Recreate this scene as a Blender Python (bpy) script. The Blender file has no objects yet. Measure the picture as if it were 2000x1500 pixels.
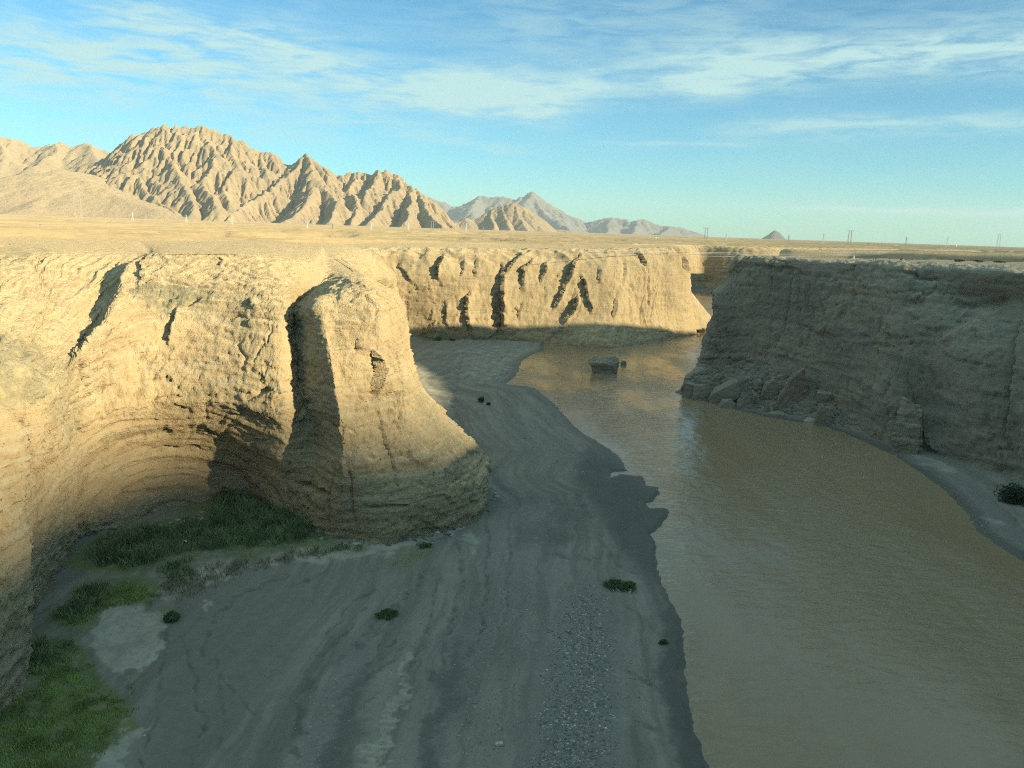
import bpy, bmesh, math, random
import numpy as np
from mathutils import Vector, Matrix

# ------------------------------------------------------------------ camera, world, sun, exposure
S = bpy.context.scene
COL = S.collection
F, PITCH, ROLL = 1460.0, math.radians(11.65), math.radians(1.92)
CAM = np.array([0.0, 0.0, 40.0])
cam = bpy.data.objects.new('camera', bpy.data.cameras.new('camera'))
COL.objects.link(cam)
_a = math.pi / 2 - PITCH
cam.matrix_world = Matrix.Translation((0, 0, 40)) @ Matrix.Rotation(_a, 4, 'X') @ Matrix.Rotation(ROLL, 4, 'Z')
cam.data.sensor_fit = 'HORIZONTAL'
cam.data.sensor_width = 36.0
cam.data.lens = 36.0 * F / 2000.0
cam.data.clip_start = 0.5
cam.data.clip_end = 120000.0
S.camera = cam
S.view_settings.view_transform = 'Standard'
S.view_settings.look = 'None'
S.view_settings.gamma = 1.0
S.view_settings.use_curve_mapping = False
S.view_settings.exposure = 0.92
S.cycles.use_denoising = False
S.cycles.filter_width = 1.05
S.cycles.max_bounces = 6
S.cycles.diffuse_bounces = 3
S.cycles.glossy_bounces = 3
S.cycles.volume_bounces = 0
S.cycles.caustics_reflective = False
S.cycles.caustics_refractive = False

SUN_EL = math.radians(14.5)
SUN_AZ = math.radians(120.5)          # clockwise from +Y (the view direction)
SUN_DIR = Vector((math.sin(SUN_AZ) * math.cos(SUN_EL), math.cos(SUN_AZ) * math.cos(SUN_EL), math.sin(SUN_EL)))
sun = bpy.data.objects.new('sun', bpy.data.lights.new('sun', 'SUN'))
COL.objects.link(sun)
sun.data.energy = 4.9
sun.data.angle = math.radians(1.0)
sun.data.color = (1.0, 0.86, 0.545)
sun.rotation_euler = SUN_DIR.to_track_quat('Z', 'Y').to_euler()
sun.location = (300, -150, 200)

world = bpy.data.worlds.new('World')
S.world = world
world.use_nodes = True
SKY_STRENGTH = 0.082
SKY_TINT = (0.41, 1.0, 1.13)


class NT:
    """small helper for writing node graphs"""
    def __init__(s, tree):
        s.t = tree
        s.t.nodes.clear()

    def n(s, kind, **kw):
        nd = s.t.nodes.new(kind)
        for k, v in kw.items():
            if isinstance(k, str) and k.startswith('i_'):
                key = k[2:].replace('_', ' ')
                s.put(nd.inputs[key], v)
            else:
                setattr(nd, k, v)
        return nd

    def put(s, sock, v):
        if isinstance(v, bpy.types.NodeSocket):
            s.t.links.new(v, sock)
        elif isinstance(v, bpy.types.Node):
            s.t.links.new(v.outputs[0], sock)
        else:
            sock.default_value = v

    def m(s, op, a, b=None, c=None, clamp=False):
        nd = s.t.nodes.new('ShaderNodeMath')
        nd.operation = op
        nd.use_clamp = clamp
        for i, v in enumerate((a, b, c)):
            if v is not None:
                s.put(nd.inputs[i], v)
        return nd.outputs[0]

    def smooth(s, x, lo, hi):
        nd = s.t.nodes.new('ShaderNodeMapRange')
        nd.interpolation_type = 'SMOOTHSTEP'
        s.put(nd.inputs['Value'], x)
        nd.inputs['From Min'].default_value = lo
        nd.inputs['From Max'].default_value = hi
        return nd.outputs[0]

    def mix(s, f, a, b, blend='MIX'):
        nd = s.t.nodes.new('ShaderNodeMix')
        nd.data_type = 'RGBA'
        nd.blend_type = blend
        s.put(nd.inputs[0], f)
        for sock, v in ((nd.inputs[6], a), (nd.inputs[7], b)):
            if isinstance(v, tuple) and len(v) == 3:
                v = v + (1.0,)
            s.put(sock, v)
        return nd.outputs[2]

    def noise(s, vec, scale, detail=5.0, rough=0.55, lac=2.0, dist=0.0, dim='3D'):
        nd = s.t.nodes.new('ShaderNodeTexNoise')
        nd.noise_dimensions = dim
        s.put(nd.inputs['Vector'], vec)
        nd.inputs['Scale'].default_value = scale
        nd.inputs['Detail'].default_value = detail
        nd.inputs['Roughness'].default_value = rough
        nd.inputs['Lacunarity'].default_value = lac
        nd.inputs['Distortion'].default_value = dist
        return nd.outputs[0]

    def mapping(s, vec, scale=(1, 1, 1), rot=(0, 0, 0), loc=(0, 0, 0)):
        nd = s.t.nodes.new('ShaderNodeMapping')
        s.put(nd.inputs['Vector'], vec)
        nd.inputs['Scale'].default_value = scale
        nd.inputs['Rotation'].default_value = rot
        nd.inputs['Location'].default_value = loc
        return nd.outputs[0]

    def ramp(s, f, stops):
        nd = s.t.nodes.new('ShaderNodeValToRGB')
        s.put(nd.inputs[0], f)
        el = nd.color_ramp.elements
        while len(el) < len(stops):
            el.new(0.5)
        for e, (p, c) in zip(el, stops):
            e.position = p
            e.color = c if len(c) == 4 else tuple(c) + (1.0,)
        return nd.outputs[0]


# ---- projection helpers: a pixel of the 2000 x 1500 picture to a place in the world
_Rx = np.array([[1, 0, 0], [0, math.cos(_a), -math.sin(_a)], [0, math.sin(_a), math.cos(_a)]])
_Rz = np.array([[math.cos(ROLL), -math.sin(ROLL), 0], [math.sin(ROLL), math.cos(ROLL), 0], [0, 0, 1]])
RM = _Rx @ _Rz


def ray(px, py):
    return RM @ np.array([(px - 1000) / F, (750 - py) / F, -1.0])


def PY(px, py, Y):
    d = ray(px, py)
    return CAM + d * (Y / d[1])


def PZ(px, py, z):
    d = ray(px, py)
    return CAM + d * ((z - 40) / d[2])


def proj(P):
    c = (np.asarray(P, float) - CAM) @ RM
    w = np.where(-c[..., 2] > 0.1, -c[..., 2], 0.1)
    return 1000 + F * c[..., 0] / w, 750 - F * c[..., 1] / w


def build_sky():
    g = NT(world.node_tree)
    out = g.n('ShaderNodeOutputWorld')
    bg = g.n('ShaderNodeBackground')
    sky = g.n('ShaderNodeTexSky')
    sky.sky_type = 'NISHITA'
    sky.sun_disc = False
    sky.sun_elevation = SUN_EL
    sky.sun_rotation = SUN_AZ
    sky.altitude = 900
    sky.air_density = 1.0
    sky.dust_density = 0.25
    sky.ozone_density = 2.0
    tc = g.n('ShaderNodeTexCoord').outputs['Generated']
    sx = g.n('ShaderNodeSeparateXYZ')
    g.put(sx.inputs[0], tc)
    az = g.m('ARCTAN2', sx.outputs[0], sx.outputs[1])
    el = g.m('ARCSINE', sx.outputs[2])
    base = g.mix(1.0, sky.outputs[0], SKY_TINT, 'MULTIPLY')
    # cirrus: long streaks lying along bands (azimuth, elevation in radians)
    cv = g.n('ShaderNodeCombineXYZ')
    g.put(cv.inputs[0], az)
    g.put(cv.inputs[1], el)
    warp = g.noise(g.mapping(cv.outputs[0], (6, 18, 1)), 1.0, 4.0, 0.6)
    wv = g.m('MULTIPLY', g.m('SUBTRACT', warp, 0.5), 0.035)
    elw = g.m('ADD', el, wv)
    total = None

    def streaks(ang, sc, seed):
        return g.noise(g.mapping(cv.outputs[0], (sc * 0.17, sc, 1), (0, 0, -ang), (seed, seed * 1.7, 0)), 1.0, 6.0, 0.62, 2.1, 0.5)
    S_down, S_up, S_flat = streaks(-0.16, 62, 1.0), streaks(0.12, 55, 4.0), streaks(0.02, 80, 8.0)

    def band(p0, p1, width, amount, rot=None, seed=0.0, stretch=7.0, fade=0.06, lo=0.40, hi=0.75):
        nonlocal total
        d0, d1 = ray(*p0), ray(*p1)
        a0, e0 = math.atan2(d0[0], d0[1]), math.atan2(d0[2], math.hypot(d0[0], d0[1]))
        a1, e1 = math.atan2(d1[0], d1[1]), math.atan2(d1[2], math.hypot(d1[0], d1[1]))
        w = width / F
        k = (e1 - e0) / (a1 - a0)
        ang = math.atan(k) if rot is None else rot
        off = g.m('SUBTRACT', elw, g.m('MULTIPLY_ADD', az, k, e0 - k * a0))
        q = g.m('DIVIDE', off, w)
        gauss = g.m('EXPONENT', g.m('MULTIPLY', g.m('MULTIPLY', q, q), -1.0))
        win = g.m('MULTIPLY', g.smooth(az, a0 - fade, a0 + fade), g.smooth(az, a1 + fade, a1 - fade))
        mk = g.m('MULTIPLY', gauss, win)
        nz = S_down if ang < -0.07 else (S_up if ang > 0.06 else S_flat)
        v = g.m('MULTIPLY', mk, g.smooth(g.m('ADD', nz, g.m('MULTIPLY', mk, 0.12)), lo, hi))
        v = g.m('MULTIPLY', v, amount)
        total = v if total is None else g.m('ADD', total, v)

    band((-300, 20), (450, 125), 42, 0.85, seed=1.0, stretch=5)
    band((-300, 110), (250, 150), 30, 0.75, seed=2.0, stretch=4)
    band((-300, 172), (340, 187), 16, 0.75, seed=3.0, stretch=4)
    band((150, 10), (620, 95), 34, 0.75, seed=4.0, stretch=6)
    band((430, 85), (1120, 205), 44, 0.8, seed=5.0, stretch=8)
    band((330, 165), (1080, 195), 38, 0.6, seed=6.0, stretch=9)
    band((820, 175), (1560, 105), 52, 0.48, seed=7.0, stretch=9, lo=0.34)
    band((1320, 128), (2400, 25), 40, 0.58, seed=8.0, stretch=10, lo=0.30)
    band((1040, 180), (2300, 60), 30, 0.40, seed=9.0, stretch=12)
    band((1420, 252), (2400, 212), 17, 0.65, seed=10.0, stretch=14, lo=0.3)
    band((1190, 280), (1460, 281), 6, 0.55, seed=11.0, stretch=12, lo=0.25)
    band((740, 262), (1040, 292), 14, 0.32, seed=12.0, stretch=10)
    band((440, 258), (690, 285), 22, 0.30, seed=13.0, stretch=9, lo=0.3)
    band((100, 215), (900, 235), 26, 0.28, seed=14.0, stretch=12)
    band((1560, 412), (2500, 408), 7, 0.6, seed=15.0, stretch=20, lo=0.2)
    band((500, 40), (1500, 10), 50, 0.16, seed=16.0, stretch=10)
    band((950, 60), (2200, 20), 60, 0.18, seed=17.0, stretch=10)
    band((-300, 255), (330, 262), 30, 0.30, seed=18.0, stretch=12)
    # faint veil in view; thicker cloud added overhead, unseen, to brighten the shade
    veil = g.noise(g.mapping(cv.outputs[0], (5, 26, 1), (0, 0, 0.06)), 1.0, 4.0, 0.6, 2.0, 0.4)
    veil = g.m('MULTIPLY', g.m('MULTIPLY_ADD', g.smooth(veil, 0.35, 0.75), 0.7, g.m('MULTIPLY', g.smooth(el, 0.3, 0.7), 0.45)), g.m('MULTIPLY_ADD', g.smooth(el, 0.22, 0.55), 0.7, 0.14))
    total = g.m('ADD', total, veil)
    total = g.m('MINIMUM', total, 0.9)
    cloud = g.mix(1.0, (8.8, 5.4, 4.7, 1), SKY_TINT, 'MULTIPLY')
    col = g.mix(total, base, cloud)
    g.put(bg.inputs['Color'], col)
    bg.inputs['Strength'].default_value = SKY_STRENGTH
    g.put(out.inputs['Surface'], bg.outputs[0])


build_sky()

# ------------------------------------------------------------------ numpy noise
_rs = np.random.RandomState(7)
_perm = np.tile(_rs.permutation(256), 3).astype(np.int32)
_grad = _rs.normal(size=(256, 3)).astype(np.float32)
_grad /= np.linalg.norm(_grad, axis=1)[:, None]


def perlin(x, y, z):
    x, y, z = (np.asarray(q, np.float32) for q in np.broadcast_arrays(x, y, z))
    xi, yi, zi = np.floor(x), np.floor(y), np.floor(z)
    fx, fy, fz = x - xi, y - yi, z - zi
    xi, yi, zi = xi.astype(np.int32) & 255, yi.astype(np.int32) & 255, zi.astype(np.int32) & 255
    u, v, w = (t * t * t * (t * (t * 6 - 15) + 10) for t in (fx, fy, fz))

    def c(dx, dy, dz):
        h = _perm[_perm[_perm[xi + dx] + yi + dy] + zi + dz]
        g = _grad[h]
        return g[..., 0] * (fx - dx) + g[..., 1] * (fy - dy) + g[..., 2] * (fz - dz)
    x00 = c(0, 0, 0) * (1 - u) + c(1, 0, 0) * u
    x10 = c(0, 1, 0) * (1 - u) + c(1, 1, 0) * u
    x01 = c(0, 0, 1) * (1 - u) + c(1, 0, 1) * u
    x11 = c(0, 1, 1) * (1 - u) + c(1, 1, 1) * u
    return ((x00 * (1 - v) + x10 * v) * (1 - w) + (x01 * (1 - v) + x11 * v) * w) * 1.5


def fbm(x, y, z, oct=4, lac=2.03, gain=0.5):
    r, a, f = 0.0, 1.0, 1.0
    for i in range(oct):
        r = r + a * perlin(x * f + 13.7 * i, y * f + 7.3 * i, z * f + 3.1 * i)
        a *= gain
        f *= lac
    return r


def ridged(x, y, z, oct=4, lac=2.03, gain=0.5):
    r, a, f = 0.0, 1.0, 1.0
    for i in range(oct):
        r = r + a * (1 - 2 * np.abs(perlin(x * f + 31.7 * i, y * f + 17.3 * i, z * f + 5.1 * i)))
        a *= gain
        f *= lac
    return r


def blocks(x, y, z, seed=0):
    """a random level per jittered cell: broken, angular faces"""
    xi, yi, zi = np.floor(x).astype(np.int32), np.floor(y).astype(np.int32), np.floor(z).astype(np.int32)
    best = np.full(np.shape(x), 1e9, np.float32)
    val = np.zeros(np.shape(x), np.float32)
    for dx in (-1, 0, 1):
        for dy in (-1, 0, 1):
            for dz in (-1, 0, 1):
                cx, cy, cz = xi + dx, yi + dy, zi + dz
                h = _perm[_perm[_perm[(cx + seed) & 255] + (cy & 255)] + (cz & 255)]
                g = _grad[h]
                d = (cx + 0.5 + 0.42 * g[..., 0] - x) ** 2 + (cy + 0.5 + 0.42 * g[..., 1] - y) ** 2 + (cz + 0.5 + 0.42 * g[..., 2] - z) ** 2
                k = d < best
                best = np.where(k, d, best)
                val = np.where(k, h / 127.5 - 1.0 + 1.2 * (g[..., 0] * (x - cx - 0.5) + g[..., 1] * (y - cy - 0.5) + g[..., 2] * (z - cz - 0.5)), val)
    return val


def sstep(x, a, b):
    t = np.clip((x - a) / (b - a), 0, 1)
    return t * t * (3 - 2 * t)


def seg_dist(px, py, poly, closed=False):
    poly = [np.asarray(p, float) for p in poly]
    if closed:
        poly = poly + [poly[0]]
    best = np.full(np.shape(px), 1e18)
    for a, b in zip(poly[:-1], poly[1:]):
        dx, dy = b[0] - a[0], b[1] - a[1]
        L = dx * dx + dy * dy + 1e-12
        t = np.clip(((px - a[0]) * dx + (py - a[1]) * dy) / L, 0, 1)
        best = np.minimum(best, (px - a[0] - t * dx) ** 2 + (py - a[1] - t * dy) ** 2)
    return np.sqrt(best)


def seg_side(px, py, poly):
    poly = [np.asarray(p, float) for p in poly]
    best = np.full(np.shape(px), 1e18)
    side = np.zeros(np.shape(px))
    tt = np.zeros(np.shape(px))
    Ls = [np.hypot(*(b - a)) for a, b in zip(poly[:-1], poly[1:])]
    tot, acc = sum(Ls), 0.0
    for a, b, Lm in zip(poly[:-1], poly[1:], Ls):
        d = b - a
        t = np.clip(((px - a[0]) * d[0] + (py - a[1]) * d[1]) / (Lm * Lm), 0, 1)
        q = (px - a[0] - t * d[0]) ** 2 + (py - a[1] - t * d[1]) ** 2
        k = q < best
        best = np.where(k, q, best)
        sg = (px - a[0]) * d[1] - (py - a[1]) * d[0]
        side = np.where(k, sg, side)
        tt = np.where(k, (acc + t * Lm) / tot, tt)
        acc += Lm
    d = poly[-1] - poly[0]
    return np.sqrt(best), side * (1 if d[1] > 0 else -1), tt, abs(d[1]) / (abs(d[0]) + 1e-6)


def inside(px, py, poly):
    r = np.zeros(np.shape(px), bool)
    n = len(poly)
    for i in range(n):
        x0, y0 = poly[i][0], poly[i][1]
        x1, y1 = poly[(i + 1) % n][0], poly[(i + 1) % n][1]
        if y0 == y1:
            continue
        c = ((y0 > py) != (y1 > py)) & (px < (x1 - x0) * (py - y0) / (y1 - y0) + x0)
        r ^= c
    return r


def sdf(px, py, poly):
    """negative inside"""
    d = seg_dist(px, py, poly, True)
    return np.where(inside(px, py, poly), -d, d)


# ------------------------------------------------------------------ mesh helpers
def grid_mesh(name, P, mat, smooth=True, attrs=None, keep=None):
    """P: (nv, nu, 3) array"""
    nv, nu, _ = P.shape
    idx = np.arange(nv * nu).reshape(nv, nu)
    q = np.stack([idx[:-1, :-1], idx[:-1, 1:], idx[1:, 1:], idx[1:, :-1]], -1).reshape(-1, 4)
    if keep is not None:
        k = keep[:-1, :-1] | keep[:-1, 1:] | keep[1:, 1:] | keep[1:, :-1]
        q = q[k.reshape(-1)]
    V = P.reshape(-1, 3)
    used = np.unique(q)
    remap = np.full(len(V), -1, np.int64)
    remap[used] = np.arange(len(used))
    return raw_mesh(name, V[used], remap[q], mat, smooth,
                    None if attrs is None else {k: v.reshape(-1)[used] for k, v in attrs.items()})


def raw_mesh(name, V, Q, mat, smooth=True, attrs=None):
    me = bpy.data.meshes.new(name)
    V = np.asarray(V, np.float32)
    Q = np.asarray(Q, np.int32)
    nf, k = Q.shape
    me.vertices.add(len(V))
    me.vertices.foreach_set('co', V.reshape(-1))
    me.loops.add(nf * k)
    me.loops.foreach_set('vertex_index', Q.reshape(-1))
    me.polygons.add(nf)
    me.polygons.foreach_set('loop_start', np.arange(0, nf * k, k, dtype=np.int32))
    me.update(calc_edges=True)
    me.polygons.foreach_set('use_smooth', np.full(nf, smooth, bool))
    if attrs:
        for a, v in attrs.items():
            at = me.attributes.new(a, 'FLOAT', 'POINT')
            at.data.foreach_set('value', np.asarray(v, np.float32))
    me.materials.append(mat)
    o = bpy.data.objects.new(name, me)
    COL.objects.link(o)
    return o


def structure(o):
    o['kind'] = 'structure'
    return o


def tag(o, label, cat, group=None, kind=None):
    o['label'] = label
    o['category'] = cat
    if group:
        o['group'] = group
    if kind:
        o['kind'] = kind
    return o


def catmull(C, counts):
    """C: (n, ..., 3) control points; counts[i] samples on segment i"""
    n = len(C)
    out = []
    for i in range(n - 1):
        p0, p1, p2, p3 = C[max(i - 1, 0)], C[i], C[i + 1], C[min(i + 2, n - 1)]
        m1, m2 = (p2 - p0) * 0.42, (p3 - p1) * 0.42
        k = counts[i]
        ts = np.arange(k) / k if i < n - 2 else np.linspace(0, 1, k + 1)
        for t in ts:
            t2, t3 = t * t, t * t * t
            out.append((2 * t3 - 3 * t2 + 1) * p1 + (t3 - 2 * t2 + t) * m1 + (3 * t2 - 2 * t3) * p2 + (t3 - t2) * m2)
    return np.array(out)


def ctrl(st):
    out = []
    for s in st:
        row = []
        for p in s:
            row.append(np.array(p[1:], float) if p[0] == 'w' else PY(*p))
        out.append(row)
    return np.array(out)


def normals(P):
    du = np.gradient(P, axis=1)
    dv = np.gradient(P, axis=0)
    n = np.cross(du, dv)
    l = np.linalg.norm(n, axis=2, keepdims=True)
    return n / np.maximum(l, 1e-9)


def loft(name, C, step_u, step_v, mat, disp, min_u=6):
    """C: stations x levels x 3; step in metres of surface (per segment, already scaled by distance)"""
    ns, nl, _ = C.shape
    cu = []
    for i in range(ns - 1):
        d = np.linalg.norm(C[i + 1] - C[i], axis=1)[1:-2].max()
        r = np.linalg.norm((C[i, 3] + C[i + 1, 3]) / 2 - CAM)
        cu.append(int(np.clip(d / (step_u * r), min_u, 260)))
    cv = []
    for j in range(nl - 1):
        d = np.linalg.norm(C[:, j + 1] - C[:, j], axis=1)
        r = np.linalg.norm(C[:, j] - CAM, axis=1)
        cv.append(int(np.clip(np.median(d / (step_v * r)), 5, 160)))
    A = catmull(C, cu)                       # (nu, nl, 3)
    B = catmull(np.swapaxes(A, 0, 1), cv)    # (nv, nu, 3)
    lv = np.concatenate([j + np.arange(k) / k for j, k in enumerate(cv)] + [[nl - 1]])
    N = normals(B)
    P = disp(B, N, lv[:, None] * np.ones(B.shape[1])[None])
    return P


# ------------------------------------------------------------------ materials
def principled(name):
    m = bpy.data.materials.new(name)
    m.use_nodes = True
    g = NT(m.node_tree)
    out = g.n('ShaderNodeOutputMaterial')
    b = g.n('ShaderNodeBsdfPrincipled')
    b.inputs['Roughness'].default_value = 0.95
    b.inputs['Diffuse Roughness'].default_value = 1.0
    b.inputs['Specular IOR Level'].default_value = 0.2
    g.put(out.inputs['Surface'], b.outputs[0])
    return m, g, b


def bump(g, h, strength, dist, prev=None):
    nd = g.n('ShaderNodeBump')
    nd.inputs['Strength'].default_value = strength
    nd.inputs['Distance'].default_value = dist
    g.put(nd.inputs['Height'], h)
    if prev is not None:
        g.put(nd.inputs['Normal'], prev)
    return nd.outputs[0]


def rock_material(name, tan, dark, grey, scale=1.0, bstr=0.8):
    m, g, b = principled(name)
    geo = g.n('ShaderNodeNewGeometry')
    pos = geo.outputs['Position']
    big = g.noise(pos, 0.07 * scale, 3, 0.6)
    warp = g.n('ShaderNodeVectorMath', operation='ADD')
    g.put(warp.inputs[0], g.mapping(pos, (0.12 * scale, 0.12 * scale, 1.7 * scale)))
    wn = g.n('ShaderNodeTexNoise')
    g.put(wn.inputs['Vector'], pos)
    wn.inputs['Scale'].default_value = 0.15 * scale
    wn.inputs['Detail'].default_value = 1.0
    g.put(warp.inputs[1], wn.outputs['Color'])
    strata = g.noise(warp.outputs[0], 1.0, 5, 0.72)
    mid = g.noise(pos, 0.7 * scale, 5, 0.68)
    fine = g.noise(pos, 3.2 * scale, 3, 0.75)
    c = g.mix(g.smooth(big, 0.40, 0.62), tan, dark)
    c = g.mix(g.m('MULTIPLY', g.smooth(strata, 0.50, 0.58), 0.65), c, grey)
    c = g.mix(g.m('MULTIPLY', g.smooth(strata, 0.40, 0.33), 0.5), c, (0.33, 0.225, 0.13))
    c = g.mix(g.m('MULTIPLY', g.smooth(mid, 0.52, 0.70), 0.5), c, dark)
    c = g.mix(g.m('MULTIPLY', g.smooth(mid, 0.42, 0.30), 0.4), c, tuple(1.12 * q for q in tan))
    c = g.mix(g.m('MULTIPLY', g.smooth(fine, 0.61, 0.70), 0.65), c, tuple(0.42 * q for q in dark))
    g.put(b.inputs['Base Color'], c)
    nz = g.n('ShaderNodeSeparateXYZ')
    g.put(nz.inputs[0], geo.outputs['Normal'])
    flat = g.smooth(nz.outputs[2], 0.72, 0.95)
    dust = g.mix(g.smooth(mid, 0.35, 0.65), tuple(1.25 * q for q in tan), tuple(1.2 * q for q in dark))
    dust = g.mix(g.m('MULTIPLY', g.smooth(fine, 0.60, 0.70), 0.5), dust, tuple(0.6 * q for q in dark))
    c = g.mix(flat, c, dust)
    ol = g.n('ShaderNodeAttribute')
    ol.attribute_name = 'olive'
    c = g.mix(g.m('MULTIPLY', ol.outputs['Fac'], g.smooth(mid, 0.30, 0.55)), c, (0.27, 0.245, 0.155))
    g.put(b.inputs['Base Color'], c)
    strata = g.m('MULTIPLY', strata, g.m('SUBTRACT', 1.0, flat))
    h = g.m('ADD', g.m('MULTIPLY', strata, 0.70), g.m('ADD', g.m('MULTIPLY', mid, 0.75), g.m('MULTIPLY', fine, 0.30)))
    g.put(b.inputs['Normal'], bump(g, h, bstr, 0.75 / scale))
    return m


M_cliff = rock_material('cliff_rock', (0.50, 0.385, 0.225), (0.40, 0.305, 0.18), (0.455, 0.395, 0.27), 1.0, 1.1)
M_right = rock_material('shade_toned_rock', (0.36, 0.31, 0.225), (0.27, 0.235, 0.175), (0.33, 0.305, 0.235))  # darker, greyer copy of the cliff rock; its shade is put into the colour


def soil_material():
    m, g, b = principled('plateau_soil')
    pos = g.n('ShaderNodeNewGeometry').outputs['Position']
    a = g.noise(pos, 0.014, 5, 0.65)
    f = g.noise(pos, 0.22, 5, 0.72)
    v = g.noise(pos, 1.6, 3, 0.7)
    lines = g.noise(g.mapping(pos, (0.006, 0.03, 1), (0, 0, -0.25)), 1.0, 5, 0.68)
    far = g.noise(pos, 0.0018, 5, 0.62)
    c = g.mix(g.smooth(a, 0.38, 0.62), (0.48, 0.35, 0.18), (0.39, 0.29, 0.155))
    c = g.mix(g.m('MULTIPLY', g.smooth(f, 0.5, 0.70), 0.5), c, (0.33, 0.25, 0.15))
    c = g.mix(g.m('MULTIPLY', g.smooth(v, 0.60, 0.72), 0.6), c, (0.20, 0.18, 0.12))
    c = g.mix(g.m('MULTIPLY', g.smooth(far, 0.45, 0.60), 0.55), c, (0.34, 0.27, 0.17))
    c = g.mix(g.m('MULTIPLY', g.smooth(lines, 0.46, 0.62), 0.6), c, (0.27, 0.215, 0.135))
    c = g.mix(g.m('MULTIPLY', g.smooth(lines, 0.40, 0.30), 0.6), c, (0.58, 0.43, 0.235))
    g.put(b.inputs['Base Color'], c)
    h = g.m('ADD', f, g.m('MULTIPLY', v, 0.2))
    g.put(b.inputs['Normal'], bump(g, h, 0.9, 0.7))
    return m


M_soil = soil_material()


def mountain_material(name, c1, c2, c3):
    m, g, b = principled(name)
    pos = g.n('ShaderNodeNewGeometry').outputs['Position']
    nz = g.n('ShaderNodeSeparateXYZ')
    g.put(nz.inputs[0], g.n('ShaderNodeNewGeometry').outputs['Normal'])
    a = g.noise(pos, 0.004, 5, 0.62)
    f = g.noise(pos, 0.045, 5, 0.72)
    c = g.mix(g.smooth(a, 0.38, 0.62), c1, c2)
    c = g.mix(g.m('MULTIPLY', g.smooth(f, 0.46, 0.66), 0.6), c, c3)
    c = g.mix(g.m('MULTIPLY', g.smooth(nz.outputs[2], 0.80, 0.95), 0.7), c, c1)
    g.put(b.inputs['Base Color'], c)
    n = bump(g, f, 1.0, 13.0)
    g.put(b.inputs['Normal'], n)
    return m


M_mount = mountain_material('mountain_rock', (0.43, 0.325, 0.20), (0.36, 0.28, 0.18), (0.26, 0.22, 0.165))
M_far = mountain_material('hazed_mountain_rock', (0.27, 0.25, 0.22), (0.22, 0.21, 0.195), (0.16, 0.16, 0.155))  # greyed copy of the mountain rock, with distance haze painted in


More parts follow.
